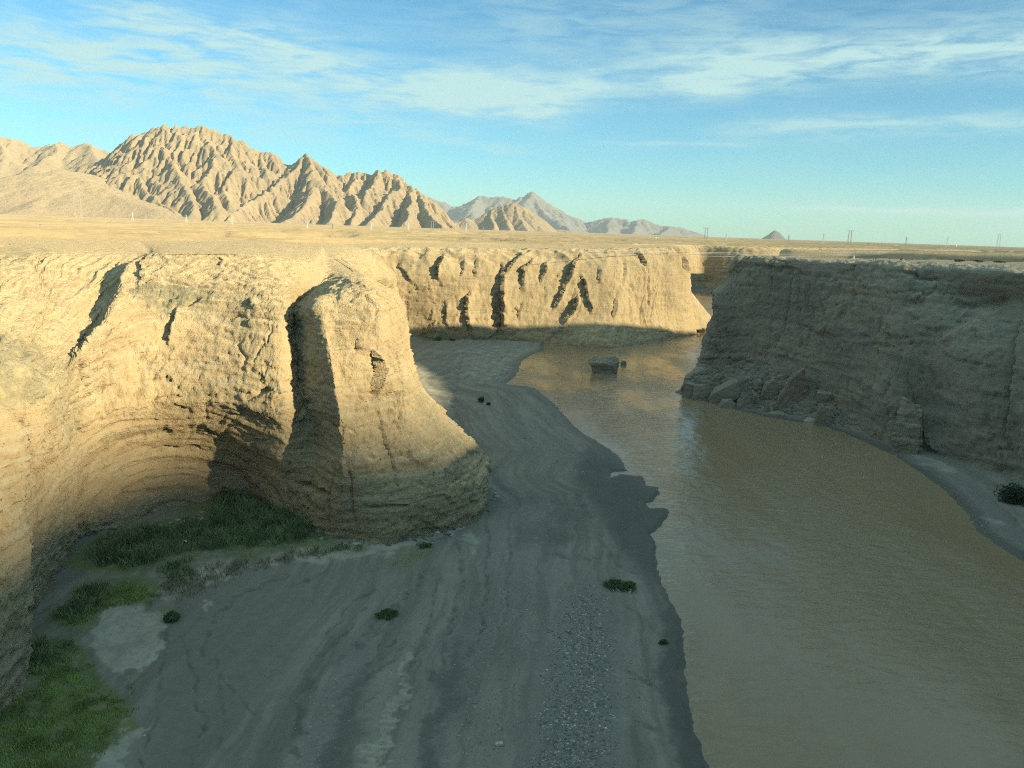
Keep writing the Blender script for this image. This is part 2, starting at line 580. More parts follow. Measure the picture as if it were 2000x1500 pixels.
# ------------------------------------------------------------------ the canyon walls (stations left to right, levels foot to top)
LEFT = [
    [('w', -34, -60, -3), ('w', -34, -60, 1), ('w', -35, -60, 6), ('w', -36, -60, 12), ('w', -37, -60, 19), ('w', -39, -60, 26), ('w', -43, -60, 30), ('w', -50, -60, 33), ('w', -60, -60, 34), ('w', -70, -60, 34.2), ('w', -110, -60, 33)],
    [('w', -38, 22, -3), ('w', -38, 22, 1), ('w', -38.5, 23, 6), ('w', -39, 24, 12), ('w', -40, 25, 19), ('w', -42, 26, 26), ('w', -48, 28, 28), ('w', -58, 33, 29.5), ('w', -72, 42, 32.5), ('w', -90, 50, 34), ('w', -130, 60, 33)],
    [(0, 1490, 50.5), (-3, 1396, 51.8), (18, 1250, 54.2), (10, 1050, 56.5), (0, 900, 58.5), (0, 765, 61), (0, 702, 65), (0, 600, 82), (0, 515, 106), (0, 490, 122), (-150, 470, 150)],
    [(52, 1345, 58), (54, 1285, 59.5), (54, 1200, 60.5), (50, 1050, 61), (50, 900, 62), (50, 800, 63), (62, 735, 66.5), (90, 640, 83), (100, 512, 112), (105, 487, 126), (20, 465, 170)],
    [(50, 1235, 66), (55, 1196, 67.5), (72, 1120, 68.3), (92, 1000, 68.4), (98, 880, 68.4), (102, 800, 68.3), (112, 745, 69.8), (172, 652, 88.5), (250, 530, 114), (262, 490, 130), (220, 468, 175)],
    [(130, 1095, 83), (142, 1062, 83.7), (155, 1000, 83.3), (158, 930, 82.7), (152, 850, 81.5), (148, 775, 79.5), (160, 705, 80), (215, 610, 92), (250, 520, 109), (292, 497, 122), (270, 470, 175)],
    [(215, 1060, 88.5), (215, 1030, 88.7), (203, 960, 89.2), (203, 882, 88.4), (225, 800, 86.3), (240, 700, 89), (250, 640, 92), (262, 580, 98), (278, 505, 112.5), (302, 494, 120), (300, 470, 175)],
    [(300, 1030, 94.5), (302, 1000, 95), (308, 930, 97.2), (310, 872, 96.8), (308, 792, 91.0), (312, 700, 93), (318, 620, 97), (325, 560, 102), (332, 502, 112), (338, 492, 118), (340, 470, 175)],
    [(410, 1015, 99), (410, 985, 99.5), (412, 925, 101.0), (416, 866, 98.8), (424, 784, 91.8), (430, 700, 94), (440, 620, 98), (450, 560, 102.5), (461, 502, 113), (467, 493, 119.5), (470, 470, 175)],
    [(478, 1000, 101.5), (480, 970, 101.5), (482, 920, 100.2), (492, 860, 96), (506, 785, 91.8), (510, 700, 93.5), (515, 620, 97.5), (525, 565, 102), (538, 516, 112), (548, 497, 125), (560, 472, 175)],
    [(530, 1025, 96), (535, 1000, 96.5), (545, 930, 94.8), (550, 850, 93), (552, 775, 91.8), (553, 700, 94), (556, 620, 98), (563, 578, 102), (600, 530, 115), (617, 503, 131), (622, 480, 165)],
    [(588, 1050, 91.5), (590, 1022, 92), (600, 950, 92.8), (618, 860, 95), (592, 770, 96.5), (582, 700, 99), (576, 640, 102), (578, 600, 105.5), (634, 550, 116), (640, 512, 133), (632, 484, 160)],
    [(648, 1070, 88.8), (650, 1045, 88.9), (655, 965, 87.8), (662, 860, 88.5), (648, 770, 90.0), (634, 690, 92), (622, 630, 94.5), (614, 595, 97.5), (664, 549, 110), (682, 528, 124), (650, 495, 150)],
    [(672, 1072, 88.4), (674, 1048, 88.5), (680, 967, 87.4), (685, 863, 88.9), (672, 771, 90.6), (660, 690, 92.2), (650, 628, 94.4), (645, 592, 97.6), (672, 548, 109), (694, 534, 120), (652, 505, 140)],
    [(750, 1080, 87.5), (750, 1053, 87.7), (750, 985, 87.5), (745, 880, 91.5), (742, 772, 94.3), (740, 690, 94.5), (738, 620, 96), (730, 575, 100), (704, 546, 107), (712, 538, 118), (660, 505, 140)],
    [(862, 1055, 92), (862, 1028, 92.3), (868, 972, 91.8), (832, 870, 95.5), (795, 775, 98.5), (784, 690, 100), (780, 620, 102.5), (770, 583, 105), (738, 554, 109), (725, 545, 119), (665, 507, 140)],
    [(940, 1015, 100), (942, 988, 100.5), (950, 912, 103), (884, 838, 106.5), (814, 760, 107.5), (797, 690, 108.2), (792, 622, 110), (782, 580, 111), (752, 562, 113), (730, 550, 121), (668, 508, 140)],
    [('w', -8, 119, -3), ('w', -8, 119, 1), ('w', -9, 119, 6), ('w', -14, 119, 11), ('w', -17, 120, 16), ('w', -19, 120, 21), ('w', -20.5, 120, 26), ('w', -22, 120, 28.5), ('w', -25, 121, 30.3), ('w', -28, 126, 31), ('w', -38, 140, 31)],
    [('w', -28, 150, -3), ('w', -28, 150, 1), ('w', -30, 150, 6), ('w', -32, 150, 11), ('w', -34, 150, 16), ('w', -36, 151, 20), ('w', -38, 152, 24), ('w', -41, 153, 27), ('w', -45, 154, 29.5), ('w', -50, 155, 31.5), ('w', -75, 160, 32)],
    [('w', -40, 200, -3), ('w', -40, 200, 1), ('w', -41, 200, 6), ('w', -42, 200, 11), ('w', -43, 200, 16), ('w', -44, 201, 20), (742, 545, 203), (715, 522, 207), (682, 501, 217), (640, 486, 240), (560, 478, 265)],
    [('w', -42, 245, -3), ('w', -42, 245, 1), ('w', -42, 245, 5), ('w', -42, 246, 9), ('w', -42, 247, 13), ('w', -42, 248, 17), (772, 553, 250), (752, 527, 254), (725, 498, 262), (690, 482, 280), (640, 474, 310)],
]
FAR = [
    [('w', -45, 250, -3), ('w', -44, 250, 1), ('w', -44, 251, 5), ('w', -44, 252, 9), ('w', -44, 253, 13), ('w', -47, 256, 17), (735, 553, 258), (722, 527, 262), (700, 498, 270), (668, 482, 286), (625, 474, 315)],
    [(790, 678, 266), (790, 662, 266.5), (788, 640, 267), (785, 612, 267.5), (782, 590, 268), (780, 570, 268.3), (778, 552, 269), (770, 525, 271), (750, 495, 276), (735, 480, 292), (690, 473, 330)],
    [(840, 680, 267), (840, 663, 267.3), (840, 640, 267.5), (840, 612, 268), (840, 582, 268.5), (840, 560, 269), (838, 540, 270), (830, 515, 273), (815, 492, 279), (805, 480, 294), (790, 474, 330)],
    [(905, 682, 267), (905, 665, 267.2), (905, 640, 267.5), (905, 612, 268.5), (905, 582, 269.5), (905, 556, 270.5), (905, 536, 272), (903, 513, 276), (900, 491, 283), (898, 481, 298), (895, 475, 330)],
    [(975, 682, 270.5), (975, 664, 271), (975, 640, 272), (975, 612, 273), (975, 582, 274), (976, 552, 275.5), (980, 531, 277.5), (985, 511, 281), (988, 492, 288), (990, 484, 303), (990, 477, 335)],
    [(1050, 688, 269), (1050, 669, 269.3), (1050, 645, 271.5), (1050, 615, 274), (1050, 585, 275.5), (1050, 556, 277), (1052, 535, 279), (1055, 512, 282), (1058, 492, 289), (1060, 484, 304), (1060, 478, 335)],
    [(1130, 695, 266), (1130, 675, 266), (1130, 650, 270), (1128, 621, 275), (1128, 591, 277), (1128, 561, 278.5), (1128, 536, 280.5), (1130, 512, 284), (1130, 491, 291), (1130, 484, 306), (1130, 478, 340)],
    [(1200, 698, 263.5), (1200, 679, 263.6), (1200, 656, 269), (1198, 631, 275), (1198, 596, 278), (1197, 561, 280), (1197, 536, 282.5), (1197, 512, 287), (1197, 490, 294), (1195, 483, 308), (1195, 478, 342)],
    [(1264, 688, 277), (1263, 670, 277.5), (1256, 650, 281), (1250, 627, 285), (1251, 592, 287), (1252, 561, 288), (1252, 536, 290), (1250, 512, 293), (1250, 489, 300), (1245, 483, 312), (1240, 479, 345)],
    [(1322, 674, 298), (1320, 658, 298), (1301, 642, 294.5), (1286, 617, 292), (1285, 592, 292.5), (1288, 566, 293.5), (1290, 540, 295), (1292, 513, 299), (1296, 488, 306), (1290, 483, 317), (1280, 480, 345)],
    [(1353, 667, 307), (1352, 652, 307.5), (1346, 644, 306), (1330, 624, 303), (1322, 597, 300), (1322, 571, 299), (1325, 546, 300), (1328, 516, 303), (1333, 488, 310), (1322, 483, 320), (1305, 480, 345)],
    [(1366, 655, 325), (1365, 641, 325), (1361, 627, 325), (1352, 602, 322), (1347, 582, 318), (1345, 562, 315), (1344, 541, 314), (1342, 516, 314), (1337, 492, 317), (1330, 486, 327), (1315, 481, 350)],
    [('w', 76, 372, -3), ('w', 75, 372, 1), ('w', 74, 371, 5), ('w', 73, 370, 9), ('w', 72, 370, 14), ('w', 71, 370, 19), ('w', 70.5, 370, 24), ('w', 70, 370, 28), ('w', 68, 370, 32), ('w', 62, 372, 33.2), ('w', 40, 375, 32)],
    [('w', 118, 520, -3), ('w', 118, 520, 1), ('w', 117, 520, 5), ('w', 116, 520, 9), ('w', 115, 520, 14), ('w', 114, 520, 19), ('w', 113, 520, 24), ('w', 111, 520, 28), ('w', 108, 520, 32), ('w', 100, 522, 33.2), ('w', 60, 530, 32)],
    [('w', 142, 585, -3), ('w', 142, 585, 1), ('w', 142, 587, 5), ('w', 142, 588, 9), ('w', 142, 589, 14), ('w', 142, 590, 19), ('w', 142, 591, 24), ('w', 141, 593, 28), ('w', 140, 597, 32), ('w', 138, 610, 33.2), ('w', 110, 660, 32)],
    [('w', 190, 570, -3), ('w', 190, 570, 1), ('w', 190, 572, 5), ('w', 190, 573, 9), ('w', 190, 574, 14), ('w', 190, 575, 19), ('w', 190, 576, 24), ('w', 190, 578, 28), ('w', 190, 583, 32), ('w', 190, 600, 33.4), ('w', 190, 660, 32)],
    [('w', 300, 650, -3), ('w', 300, 650, 1), ('w', 300, 652, 5), ('w', 300, 653, 9), ('w', 300, 654, 14), ('w', 300, 655, 19), ('w', 300, 656, 24), ('w', 300, 658, 28), ('w', 300, 664, 32), ('w', 300, 680, 33.8), ('w', 290, 740, 32)],
    [('w', 560, 900, -3), ('w', 560, 900, 1), ('w', 560, 902, 5), ('w', 560, 903, 9), ('w', 560, 904, 14), ('w', 560, 905, 19), ('w', 560, 906, 24), ('w', 560, 908, 28), ('w', 560, 914, 32), ('w', 560, 930, 34), ('w', 540, 1000, 32)],
]
BACK = [  # eastern wall of the side canyon behind the right-hand promontory
    [('w', 600, 880, -3), ('w', 600, 880, 1), ('w', 602, 882, 8), ('w', 603, 884, 16), ('w', 604, 886, 24), ('w', 606, 889, 29), ('w', 609, 892, 33.3), ('w', 622, 905, 34.2), ('w', 660, 930, 32.5)],
    [('w', 330, 640, -3), ('w', 330, 640, 1), ('w', 332, 642, 8), ('w', 333, 644, 16), ('w', 334, 646, 24), ('w', 336, 649, 29), ('w', 339, 652, 32.4), ('w', 352, 662, 33.2), ('w', 400, 690, 32)],
    [('w', 172, 500, -3), ('w', 173, 500, 1), ('w', 174, 502, 8), ('w', 175, 504, 16), ('w', 176, 506, 24), ('w', 178, 509, 29), ('w', 181, 513, 32.6), ('w', 200, 530, 33.2), ('w', 240, 570, 32)],
    [('w', 205, 468, -3), ('w', 206, 469, 1), ('w', 207, 471, 8), ('w', 208, 473, 16), ('w', 209, 475, 24), ('w', 211, 478, 29.5), ('w', 214, 482, 33.6), ('w', 230, 500, 34), ('w', 265, 545, 33)],
    [('w', 245, 432, -3), ('w', 246, 433, 1), ('w', 247, 435, 8), ('w', 248, 437, 16), ('w', 249, 439, 24), ('w', 251, 442, 30.5), ('w', 254, 446, 34.9), ('w', 270, 462, 35.2), ('w', 305, 500, 34)],
    [('w', 285, 400, -3), ('w', 286, 401, 1), ('w', 287, 403, 8), ('w', 288, 405, 16), ('w', 289, 407, 24), ('w', 291, 410, 31.2), ('w', 294, 413, 36.0), ('w', 310, 428, 36.2), ('w', 345, 465, 35)],
    [('w', 350, 350, -3), ('w', 351, 351, 1), ('w', 352, 353, 8), ('w', 353, 355, 16), ('w', 354, 357, 24), ('w', 356, 360, 31.4), ('w', 359, 363, 36.3), ('w', 375, 378, 36.4), ('w', 410, 410, 35)],
    [('w', 460, 300, -3), ('w', 460, 300, 1), ('w', 461, 303, 8), ('w', 462, 305, 16), ('w', 463, 307, 24), ('w', 464, 310, 31.4), ('w', 466, 314, 36.3), ('w', 475, 330, 36.4), ('w', 500, 370, 35)],
]
RIGHT = [
    [('w', 420, 262, -3), ('w', 420, 262, 1), ('w', 420, 261, 6), ('w', 420, 260, 12), ('w', 420, 259, 18), ('w', 420, 258, 24), ('w', 420, 257, 29), ('w', 420, 256, 33), ('w', 420, 253, 35.4), ('w', 420, 246, 36), ('w', 420, 220, 35)],
    [('w', 260, 272, -3), ('w', 260, 272, 1), ('w', 260, 271, 6), ('w', 260, 270, 12), ('w', 260, 269, 18), ('w', 260, 268, 24), ('w', 260, 267, 29), ('w', 260, 266, 33), ('w', 259, 263, 35.3), ('w', 258, 256, 36), ('w', 256, 235, 35)],
    [('w', 165, 241.0, -3), ('w', 165, 240.1, 1), ('w', 165, 239.2, 6), ('w', 165, 238.3, 12), ('w', 165, 237.4, 18), ('w', 165, 236.5, 24), ('w', 165, 235.6, 29), ('w', 165, 234.7, 33), ('w', 165, 230.0, 35.1), ('w', 164, 223.0, 35.6), ('w', 160, 205.0, 35)],
    [('w', 106, 223.0, -3), ('w', 106, 222.1, 1), ('w', 106, 221.2, 6), ('w', 106, 220.3, 12), ('w', 106, 219.4, 18), ('w', 106, 218.5, 24), ('w', 106, 217.6, 29), ('w', 106, 216.7, 33), ('w', 105, 212.5, 35.0), ('w', 106, 205.0, 35.5), ('w', 108, 185.0, 35)],
    [('w', 68, 218.0, -3), ('w', 68, 217.1, 1), ('w', 68, 216.2, 6), ('w', 68, 215.3, 12), ('w', 68, 214.4, 18), ('w', 68, 213.5, 24), ('w', 68, 212.6, 29), ('w', 68, 211.7, 33), ('w', 70, 208.0, 34.9), ('w', 77, 199.0, 35.3), ('w', 95, 181.0, 35.2)],
    [(1350, 800, 188), (1352, 775, 190), (1362, 740, 193), (1378, 712, 198), (1384, 672, 200), (1397, 622, 202), (1402, 580, 202), (1428, 545, 201), (1445, 502, 199), (1490, 499, 203), ('w', 84, 186, 35.2)],
    [(1338, 800, 183.5), (1337, 777, 184.5), (1340, 738, 187), (1371, 714, 191.5), (1377, 676, 193), (1391, 626, 195), (1397, 585, 195), (1424, 545, 194), (1441, 504, 192), (1480, 500, 197), ('w', 80, 183, 35.2)],
    [(1420, 790, 186), (1420, 770, 187), (1430, 735, 188.5), (1440, 700, 189.5), (1448, 650, 190), (1452, 600, 190), (1455, 560, 190), (1458, 525, 190), (1466, 505, 190.5), (1500, 501, 195), ('w', 84, 182, 35.2)],
    [(1550, 800, 175), (1550, 785, 176), (1550, 740, 178), (1550, 690, 179), (1550, 640, 179.5), (1550, 590, 180), (1550, 550, 180.5), (1551, 522, 181), (1553, 508, 182.5), (1575, 503, 190), ('w', 92, 180, 35.2)],
    [(1640, 835, 162), (1640, 815, 163.5), (1640, 770, 165), (1640, 710, 166), (1640, 650, 167), (1640, 595, 168), (1640, 555, 169), (1640, 529, 170.5), (1642, 512, 173), (1650, 506, 184), ('w', 100, 178, 35.2)],
    [(1740, 885, 143), (1740, 862, 144.5), (1740, 810, 147), (1740, 740, 150), (1740, 665, 152), (1740, 600, 154), (1740, 560, 155.5), (1740, 535, 157), (1742, 515, 160), (1745, 508, 178), ('w', 112, 176, 35.2)],
    [(1816, 900, 138.5), (1815, 880, 140), (1815, 832, 143.5), (1815, 752, 145.5), (1815, 676, 146), (1812, 612, 148), (1810, 572, 150.5), (1812, 547, 152.5), (1812, 520, 155.5), (1815, 510, 176), ('w', 122, 174, 35.2)],
    [(1900, 925, 130), (1900, 905, 131.5), (1900, 845, 132), (1900, 760, 134), (1900, 680, 137), (1900, 622, 142), (1900, 582, 146), (1900, 556, 145), (1900, 524, 147), (1900, 513, 174), ('w', 134, 172, 35.4)],
    [(2000, 955, 122), (2000, 935, 123.5), (2000, 865, 125), (2000, 775, 127), (2000, 690, 130), (2000, 632, 134), (2000, 592, 137), (2000, 562, 136), (2000, 527, 138), (2000, 517, 172), ('w', 146, 170, 35.6)],
    [('w', 92, 106, -3), ('w', 92, 106, 1), ('w', 93, 107, 6), ('w', 94, 107, 12), ('w', 95, 108, 18), ('w', 97, 108, 23), ('w', 97, 109, 28), ('w', 98.5, 110, 33), ('w', 101, 111, 35.8), ('w', 124, 112, 36.2), ('w', 150, 114, 35.4)],
    [('w', 80, 74, -3), ('w', 80, 74, 1), ('w', 81, 74, 6), ('w', 82, 74, 12), ('w', 83, 74, 18), ('w', 85, 74, 23), ('w', 87, 74, 29), ('w', 90, 74, 33.5), ('w', 95, 74, 35.5), ('w', 108, 74, 36.2), ('w', 150, 74, 37)],
    [('w', 64, 46, -3), ('w', 64, 46, 1), ('w', 65, 46, 6), ('w', 66, 46, 12), ('w', 67, 46, 18), ('w', 69, 46, 24), ('w', 70, 46, 30), ('w', 72, 46, 33), ('w', 76, 46, 35), ('w', 92, 46, 36), ('w', 150, 46, 38)],
    [('w', 60, 10, -3), ('w', 60, 10, 1), ('w', 61, 10, 6), ('w', 62, 10, 12), ('w', 63, 10, 18), ('w', 65, 10, 24), ('w', 67, 10, 31), ('w', 70, 10, 34), ('w', 75, 10, 36), ('w', 88, 10, 36.5), ('w', 150, 10, 39)],
    [('w', 60, -60, -3), ('w', 60, -60, 1), ('w', 61, -60, 6), ('w', 62, -60, 12), ('w', 63, -60, 18), ('w', 65, -60, 24), ('w', 67, -60, 30), ('w', 70, -60, 36), ('w', 76, -60, 39), ('w', 92, -60, 40), ('w', 150, -60, 38)],
]
cL, cF, cB, cR = ctrl(LEFT), ctrl(FAR), ctrl(BACK), ctrl(RIGHT)


def hole_pts(C, skip=()):
    n = C.shape[1]
    return [tuple((C[i, n - 2] * 0.7 + C[i, n - 1] * 0.3)[:2]) for i in range(len(C)) if i not in skip]


HOLE = hole_pts(cL, (11, 12, 13, 14, 15, 16, 17)) + hole_pts(cF, (0,)) + [(640, 960)] + hole_pts(cB) + hole_pts(cR, (5, 6))
RIM = np.concatenate([c[:, c.shape[1] - 2] for c in (cL[[0, 1, 2, 3, 4, 5, 6, 7, 8, 9, 10, 18, 19, 20]], cF, cB, cR)])


def plain_z(x, y, rough=True):
    num = np.zeros(np.shape(x))
    den = np.zeros(np.shape(x))
    for p in RIM:
        w = 1.0 / ((x - p[0]) ** 2 + (y - p[1]) ** 2 + 120.0) ** 1.5
        num += w * p[2]
        den += w
    w0 = 1.0 / (260.0 ** 2) ** 1.5 * 6
    z = (num + w0 * 33.6) / (den + w0)
    return z


def gully_noise(x, y):
    a = ridged(x * 0.011, y * 0.0085, 0 * x + 2.0, 4)
    b = fbm(x * 0.03, y * 0.03, 0 * x + 9.0, 5)
    return a, b


def build_plain():
    th = np.radians(np.concatenate([np.linspace(-100, -40, 60)[:-1], np.linspace(-40, 40, 760), np.linspace(40, 170, 90)[1:]]))
    r = np.concatenate([np.geomspace(55, 330, 150)[:-1], np.geomspace(330, 4000, 170)[:-1], np.geomspace(4000, 20500, 30)])
    R_, T = np.meshgrid(r, th, indexing='ij')
    x, y = R_ * np.sin(T), R_ * np.cos(T)
    z = plain_z(x, y)
    d = sdf(x, y, HOLE)
    a, b = gully_noise(x, y)
    f = sstep(d, 2, 45)
    amp = f * sstep(r[:, None], 70, 380)
    gl = np.clip(1.1 - a * 1.0, 0, 2.2)
    z = z + amp * (0.9 * b + 2.3 * (sstep(a, 0.25, 1.2) - 0.62)) + 0.55 * sstep(d, 1, 26) * fbm(x * 0.085, y * 0.085, 0 * x + 5, 5)
    # little mounds and hollows on the left-hand plain
    for px, py, Y, w, h in [(110, 470, 190, 10, 2.4), (210, 462, 260, 16, 2.0), (420, 462, 320, 25, 1.8), (330, 474, 215, 11, 1.4), (20, 466, 230, 14, 2.2), (540, 474, 250, 10, 1.3), (640, 452, 430, 30, 1.5),
                            (1150, 466, 520, 26, 2.0), (1060, 470, 460, 22, 1.6), (1000, 474, 400, 20, 1.6), (1240, 474, 430, 20, 1.6), (880, 462, 600, 45, 2.5),
                            (760, 468, 420, 25, 1.6), (560, 466, 330, 18, 1.2), (500, 456, 420, 25, 1.3)]:
        p = PY(px, py, Y)
        q = ((x - p[0]) / (w * 1.6)) ** 2 + ((y - p[1]) / w) ** 2
        z = z + h * np.exp(-q * 1.2) * (0.8 + 0.5 * b)
    z = z - sstep(r[:, None], 5000, 20000) * 3.0
    z = np.where(d < 0, np.where(d < -1.5, -9.0, z - 1.2), z)
    P = np.stack([x, y, z], -1)
    keep = d > -6
    return structure(grid_mesh('plain', P, M_soil, True, None, keep))


build_plain()


# ---- rock displacement shared by all walls
def rock_disp(amp=1.0, fs=1.0, carve=(), arch=False, top=(6.2, 8.2), levels=10, strata=1.0, seed=0.0, rillf=0.28, rilla=0.30):
    def fn(B, N, lv):
        x, y, z = B[..., 0] + seed, B[..., 1] + seed * 0.7, B[..., 2]
        Nh = N.copy()
        Nh[..., 2] *= 0.35
        Nh /= np.maximum(np.linalg.norm(Nh, axis=2, keepdims=True), 1e-6)
        steep = 1 - sstep(lv, top[0], top[1])
        edge = 1 - sstep(lv, levels - 2.0, levels - 1.0)
        big = fbm(x * 0.07 * fs, y * 0.07 * fs, z * 0.05 * fs, 3)
        med = fbm(x * 0.33 * fs, y * 0.33 * fs, z * 0.22 * fs, 4, gain=0.58)
        wz = z * 1.0 + 1.4 * perlin(x * 0.05, y * 0.05, z * 0.05) + 0.03 * x
        st = perlin(x * 0.04 * fs, y * 0.04 * fs, wz * 0.5 * fs) + 0.7 * perlin(x * 0.08 * fs, y * 0.08 * fs, wz * 1.4 * fs + 40) + 0.45 * perlin(x * 0.2 * fs, y * 0.2 * fs, wz * 3.2 * fs + 80)
        st = np.tanh(3.0 * st)
        fine = fbm(x * 1.3 * fs, y * 1.3 * fs, z * 1.6 * fs, 4, gain=0.65)
        vc = perlin(x * 0.22 * fs, y * 0.22 * fs, z * 0.045 * fs + 11) + 0.12 * perlin(x * 1.1, y * 1.1, z * 0.6)
        vm = sstep(perlin(x * 0.09 * fs, y * 0.09 * fs, z * 0.07 * fs + 70), 0.0, 0.35)
        hc = perlin(x * 0.03 * fs, y * 0.03 * fs, wz * 0.42 * fs + 23) + 0.10 * perlin(x * 0.9, y * 0.9, z * 0.9)
        hm = sstep(perlin(x * 0.12 * fs, y * 0.12 * fs, z * 0.15 * fs + 50), -0.05, 0.3)
        cracks = 0.55 * vm * np.exp(-(vc / 0.05) ** 2) + 0.42 * hm * np.exp(-(hc / 0.045) ** 2)
        pit = sstep(perlin(x * 0.75 * fs, y * 0.75 * fs, z * 1.1 * fs + 33), 0.42, 0.75)
        q1 = 0.30 * fs
        wx = 0.5 * perlin(x * 0.5, y * 0.5, z * 0.5)
        bl = blocks(x * q1 + wx, y * q1 + wx, z * q1 * 1.5 + wx) * sstep(perlin(x * 0.07 * fs + 5, y * 0.07 * fs, z * 0.09 * fs), -0.25, 0.25)
        q2 = 0.95 * fs
        bl2 = blocks(x * q2 + wx, y * q2, z * q2 * 1.8 + wx, 77)
        d = steep * (0.30 * bl + 0.11 * bl2 + 0.80 * big + 0.16 * med + 0.15 * strata * st + 0.13 * fine - cracks - 0.35 * pit)
        rill = ridged(x * rillf * fs, y * rillf * fs, 0 * z + 3, 3)
        d = d + (1 - steep) * (rilla * (rill - 0.6) + 0.35 * big + 0.11 * fine + 0.14 * med)
        if arch:        # the undercut alcove: smooth, with curved beds that follow its arch
            ax, ay = proj(B)
            rho = np.hypot((ax - 345) / 1.25, ay - 1035) + 10 * perlin(x * 0.15, y * 0.15, z * 0.15)
            am = sstep(rho, 275, 215) * sstep(ay, 1040, 980)
            am = am * (ax < 560)
            bed = np.tanh(2.5 * (perlin(rho * 0.055, 0 * rho, 0 * rho + 4) + 0.6 * perlin(rho * 0.14, x * 0.05, 0 * rho + 9)))
            d = d * (1 - 0.62 * am) + am * 0.30 * bed
        if arch:
            reg = sstep(sdf(ax, ay, [(-60, 505), (262, 500), (240, 560), (170, 640), (108, 735), (60, 700), (-60, 690)]), 14, -14)
            cr = (ax * 0.69 + ay * 0.72)
            rl = ridged(cr * 0.045 + 0.5 * perlin(x * 0.2, y * 0.2, z * 0.2), (ay - ax) * 0.004, 0 * ax + 7, 4, gain=0.6)
            d = d * (1 - 0.5 * reg) + reg * 0.42 * (rl - 0.7)
        d = d * amp * edge * sstep(lv, -0.2, 1.2)
        P = B + Nh * d[..., None]
        if carve:
            px, py = proj(B)
            jj = (200 / np.maximum(B[..., 1], 40)) ** 0.5
            px = px + (6 * perlin(x * 0.25, y * 0.25, z * 0.22) + 3 * perlin(x * 0.8, y * 0.8, z * 0.6) + 1.5 * perlin(x * 2.2, y * 2.2, z * 1.6)) * jj
            py = py + 5 * perlin(x * 0.5 + 9, y * 0.5, z * 0.5) * jj
            tot = np.zeros(px.shape)
            for poly, w, dep in carve:
                if abs(poly[-1][1] - poly[0][1]) > 0.9 * abs(poly[-1][0] - poly[0][0]):
                    # a scarp: the rock right of the line stands forward, so its left side is in shade
                    ys, xs = [q[1] for q in poly], [q[0] for q in poly]
                    dx = px - np.interp(py, ys, xs)
                    t = (py - ys[0]) / (ys[-1] - ys[0])
                    tap = sstep(t, -0.12, 0.22) * (1 - sstep(t, 0.72, 1.12))
                    tot = tot + tap * dep * np.where(dx > 0, -0.62 * np.exp(-np.maximum(dx, 0) / (w * 2.6)), 0.50 * np.exp(np.minimum(dx, 0) / (w * 1.3)))
                else:
                    q, side, tt, vert = seg_side(px, py, poly)
                    tap = sstep(np.minimum(tt, 1 - tt), -0.02, 0.38)
                    ww = w * (0.30 + 0.70 * tap)
                    tot = tot + tap * dep * (1 - sstep(q, ww * 0.35, ww * 0.9))
            P = P - Nh * tot[..., None] * np.array([1, 1, 0.15])
        return P
    return fn


carve_left = [
    ([(296, 496), (284, 512), (282, 530), (276, 545)], 8, 1.8),
    ([(345, 600), (340, 625), (334, 650), (330, 672)], 7, 1.9), ([(398, 578), (372, 590), (345, 606)], 6, 1.0),
    ([(300, 545), (278, 560), (275, 566)], 4, 0.7),
    ([(485, 585), (498, 605)], 8, 1.2), ([(492, 625), (490, 640)], 6, 0.8),
    ([(432, 500), (430, 520)], 4, 0.6), ([(285, 595), (287, 612)], 5, 0.7),
    ([(150, 700), (165, 745), (162, 765)], 4, 0.6),
    ([(640, 686), (735, 686)], 4, 0.9), ([(728, 684), (738, 720), (742, 772)], 9, 2.4), ([(690, 768), (760, 772), (785, 762)], 4, 0.8),
    ([(480, 764), (550, 763)], 4, 0.9), ([(742, 800), (750, 850), (766, 920), (775, 960)], 5, 0.7),
    ([(560, 945), (600, 950), (650, 972)], 10, 1.6), ([(690, 985), (760, 992), (820, 980)], 6, 0.6),
    ([(700, 660), (705, 690)], 5, 0.6), ([(905, 888), (912, 900)], 6, 0.6),
    ([(45, 1190), (58, 1198)], 10, 1.6),
    ([(268, 788), (320, 775), (380, 772)], 4, 0.7), ([(330, 830), (400, 835), (450, 870)], 5, 0.6),
    ([(230, 905), (300, 880), (380, 875), (420, 890)], 5, 0.7), ([(200, 985), (260, 962), (340, 955)], 6, 0.8),
    ([(625, 545), (700, 520)], 5, 0.3),
]
P = loft('cliff', cL, 0.0022, 0.0022, M_cliff, rock_disp(1.0, 1.0, carve_left, arch=True))
ax, ay = proj(P)
wob = 14 * fbm(P[..., 0] * 0.25, P[..., 1] * 0.25, P[..., 2] * 0.25, 4, gain=0.6)
olive = np.zeros(ax.shape)
for poly, w, amt in [([(-60, 640), (70, 655), (128, 735), (104, 790), (60, 800), (-60, 790)], 26, 0.8), ([(100, 700), (150, 690), (172, 760), (160, 850), (120, 870), (90, 800)], 22, 0.6),
                     ([(262, 560), (300, 546), (402, 560), (398, 592), (330, 612), (272, 604)], 12, 0.85), ([(-60, 470), (60, 485), (70, 515), (-60, 540)], 12, 0.5),  # the last patch here, at the left rim, is a shadow wedge painted in
                     ([(255, 700), (330, 690), (345, 740), (270, 760)], 25, 0.3), ([(770, 740), (830, 760), (880, 840), (950, 880), (930, 900), (840, 850)], 16, 0.5), ([(470, 600), (500, 590), (520, 640), (480, 650)], 14, 0.4)]:
    olive = np.maximum(olive, amt * (1 - sstep(sdf(ax + wob, ay + wob * 0.7, poly), -w, w * 0.6)))
structure(grid_mesh('headland_cliff', P, M_cliff, True, {'olive': olive}))
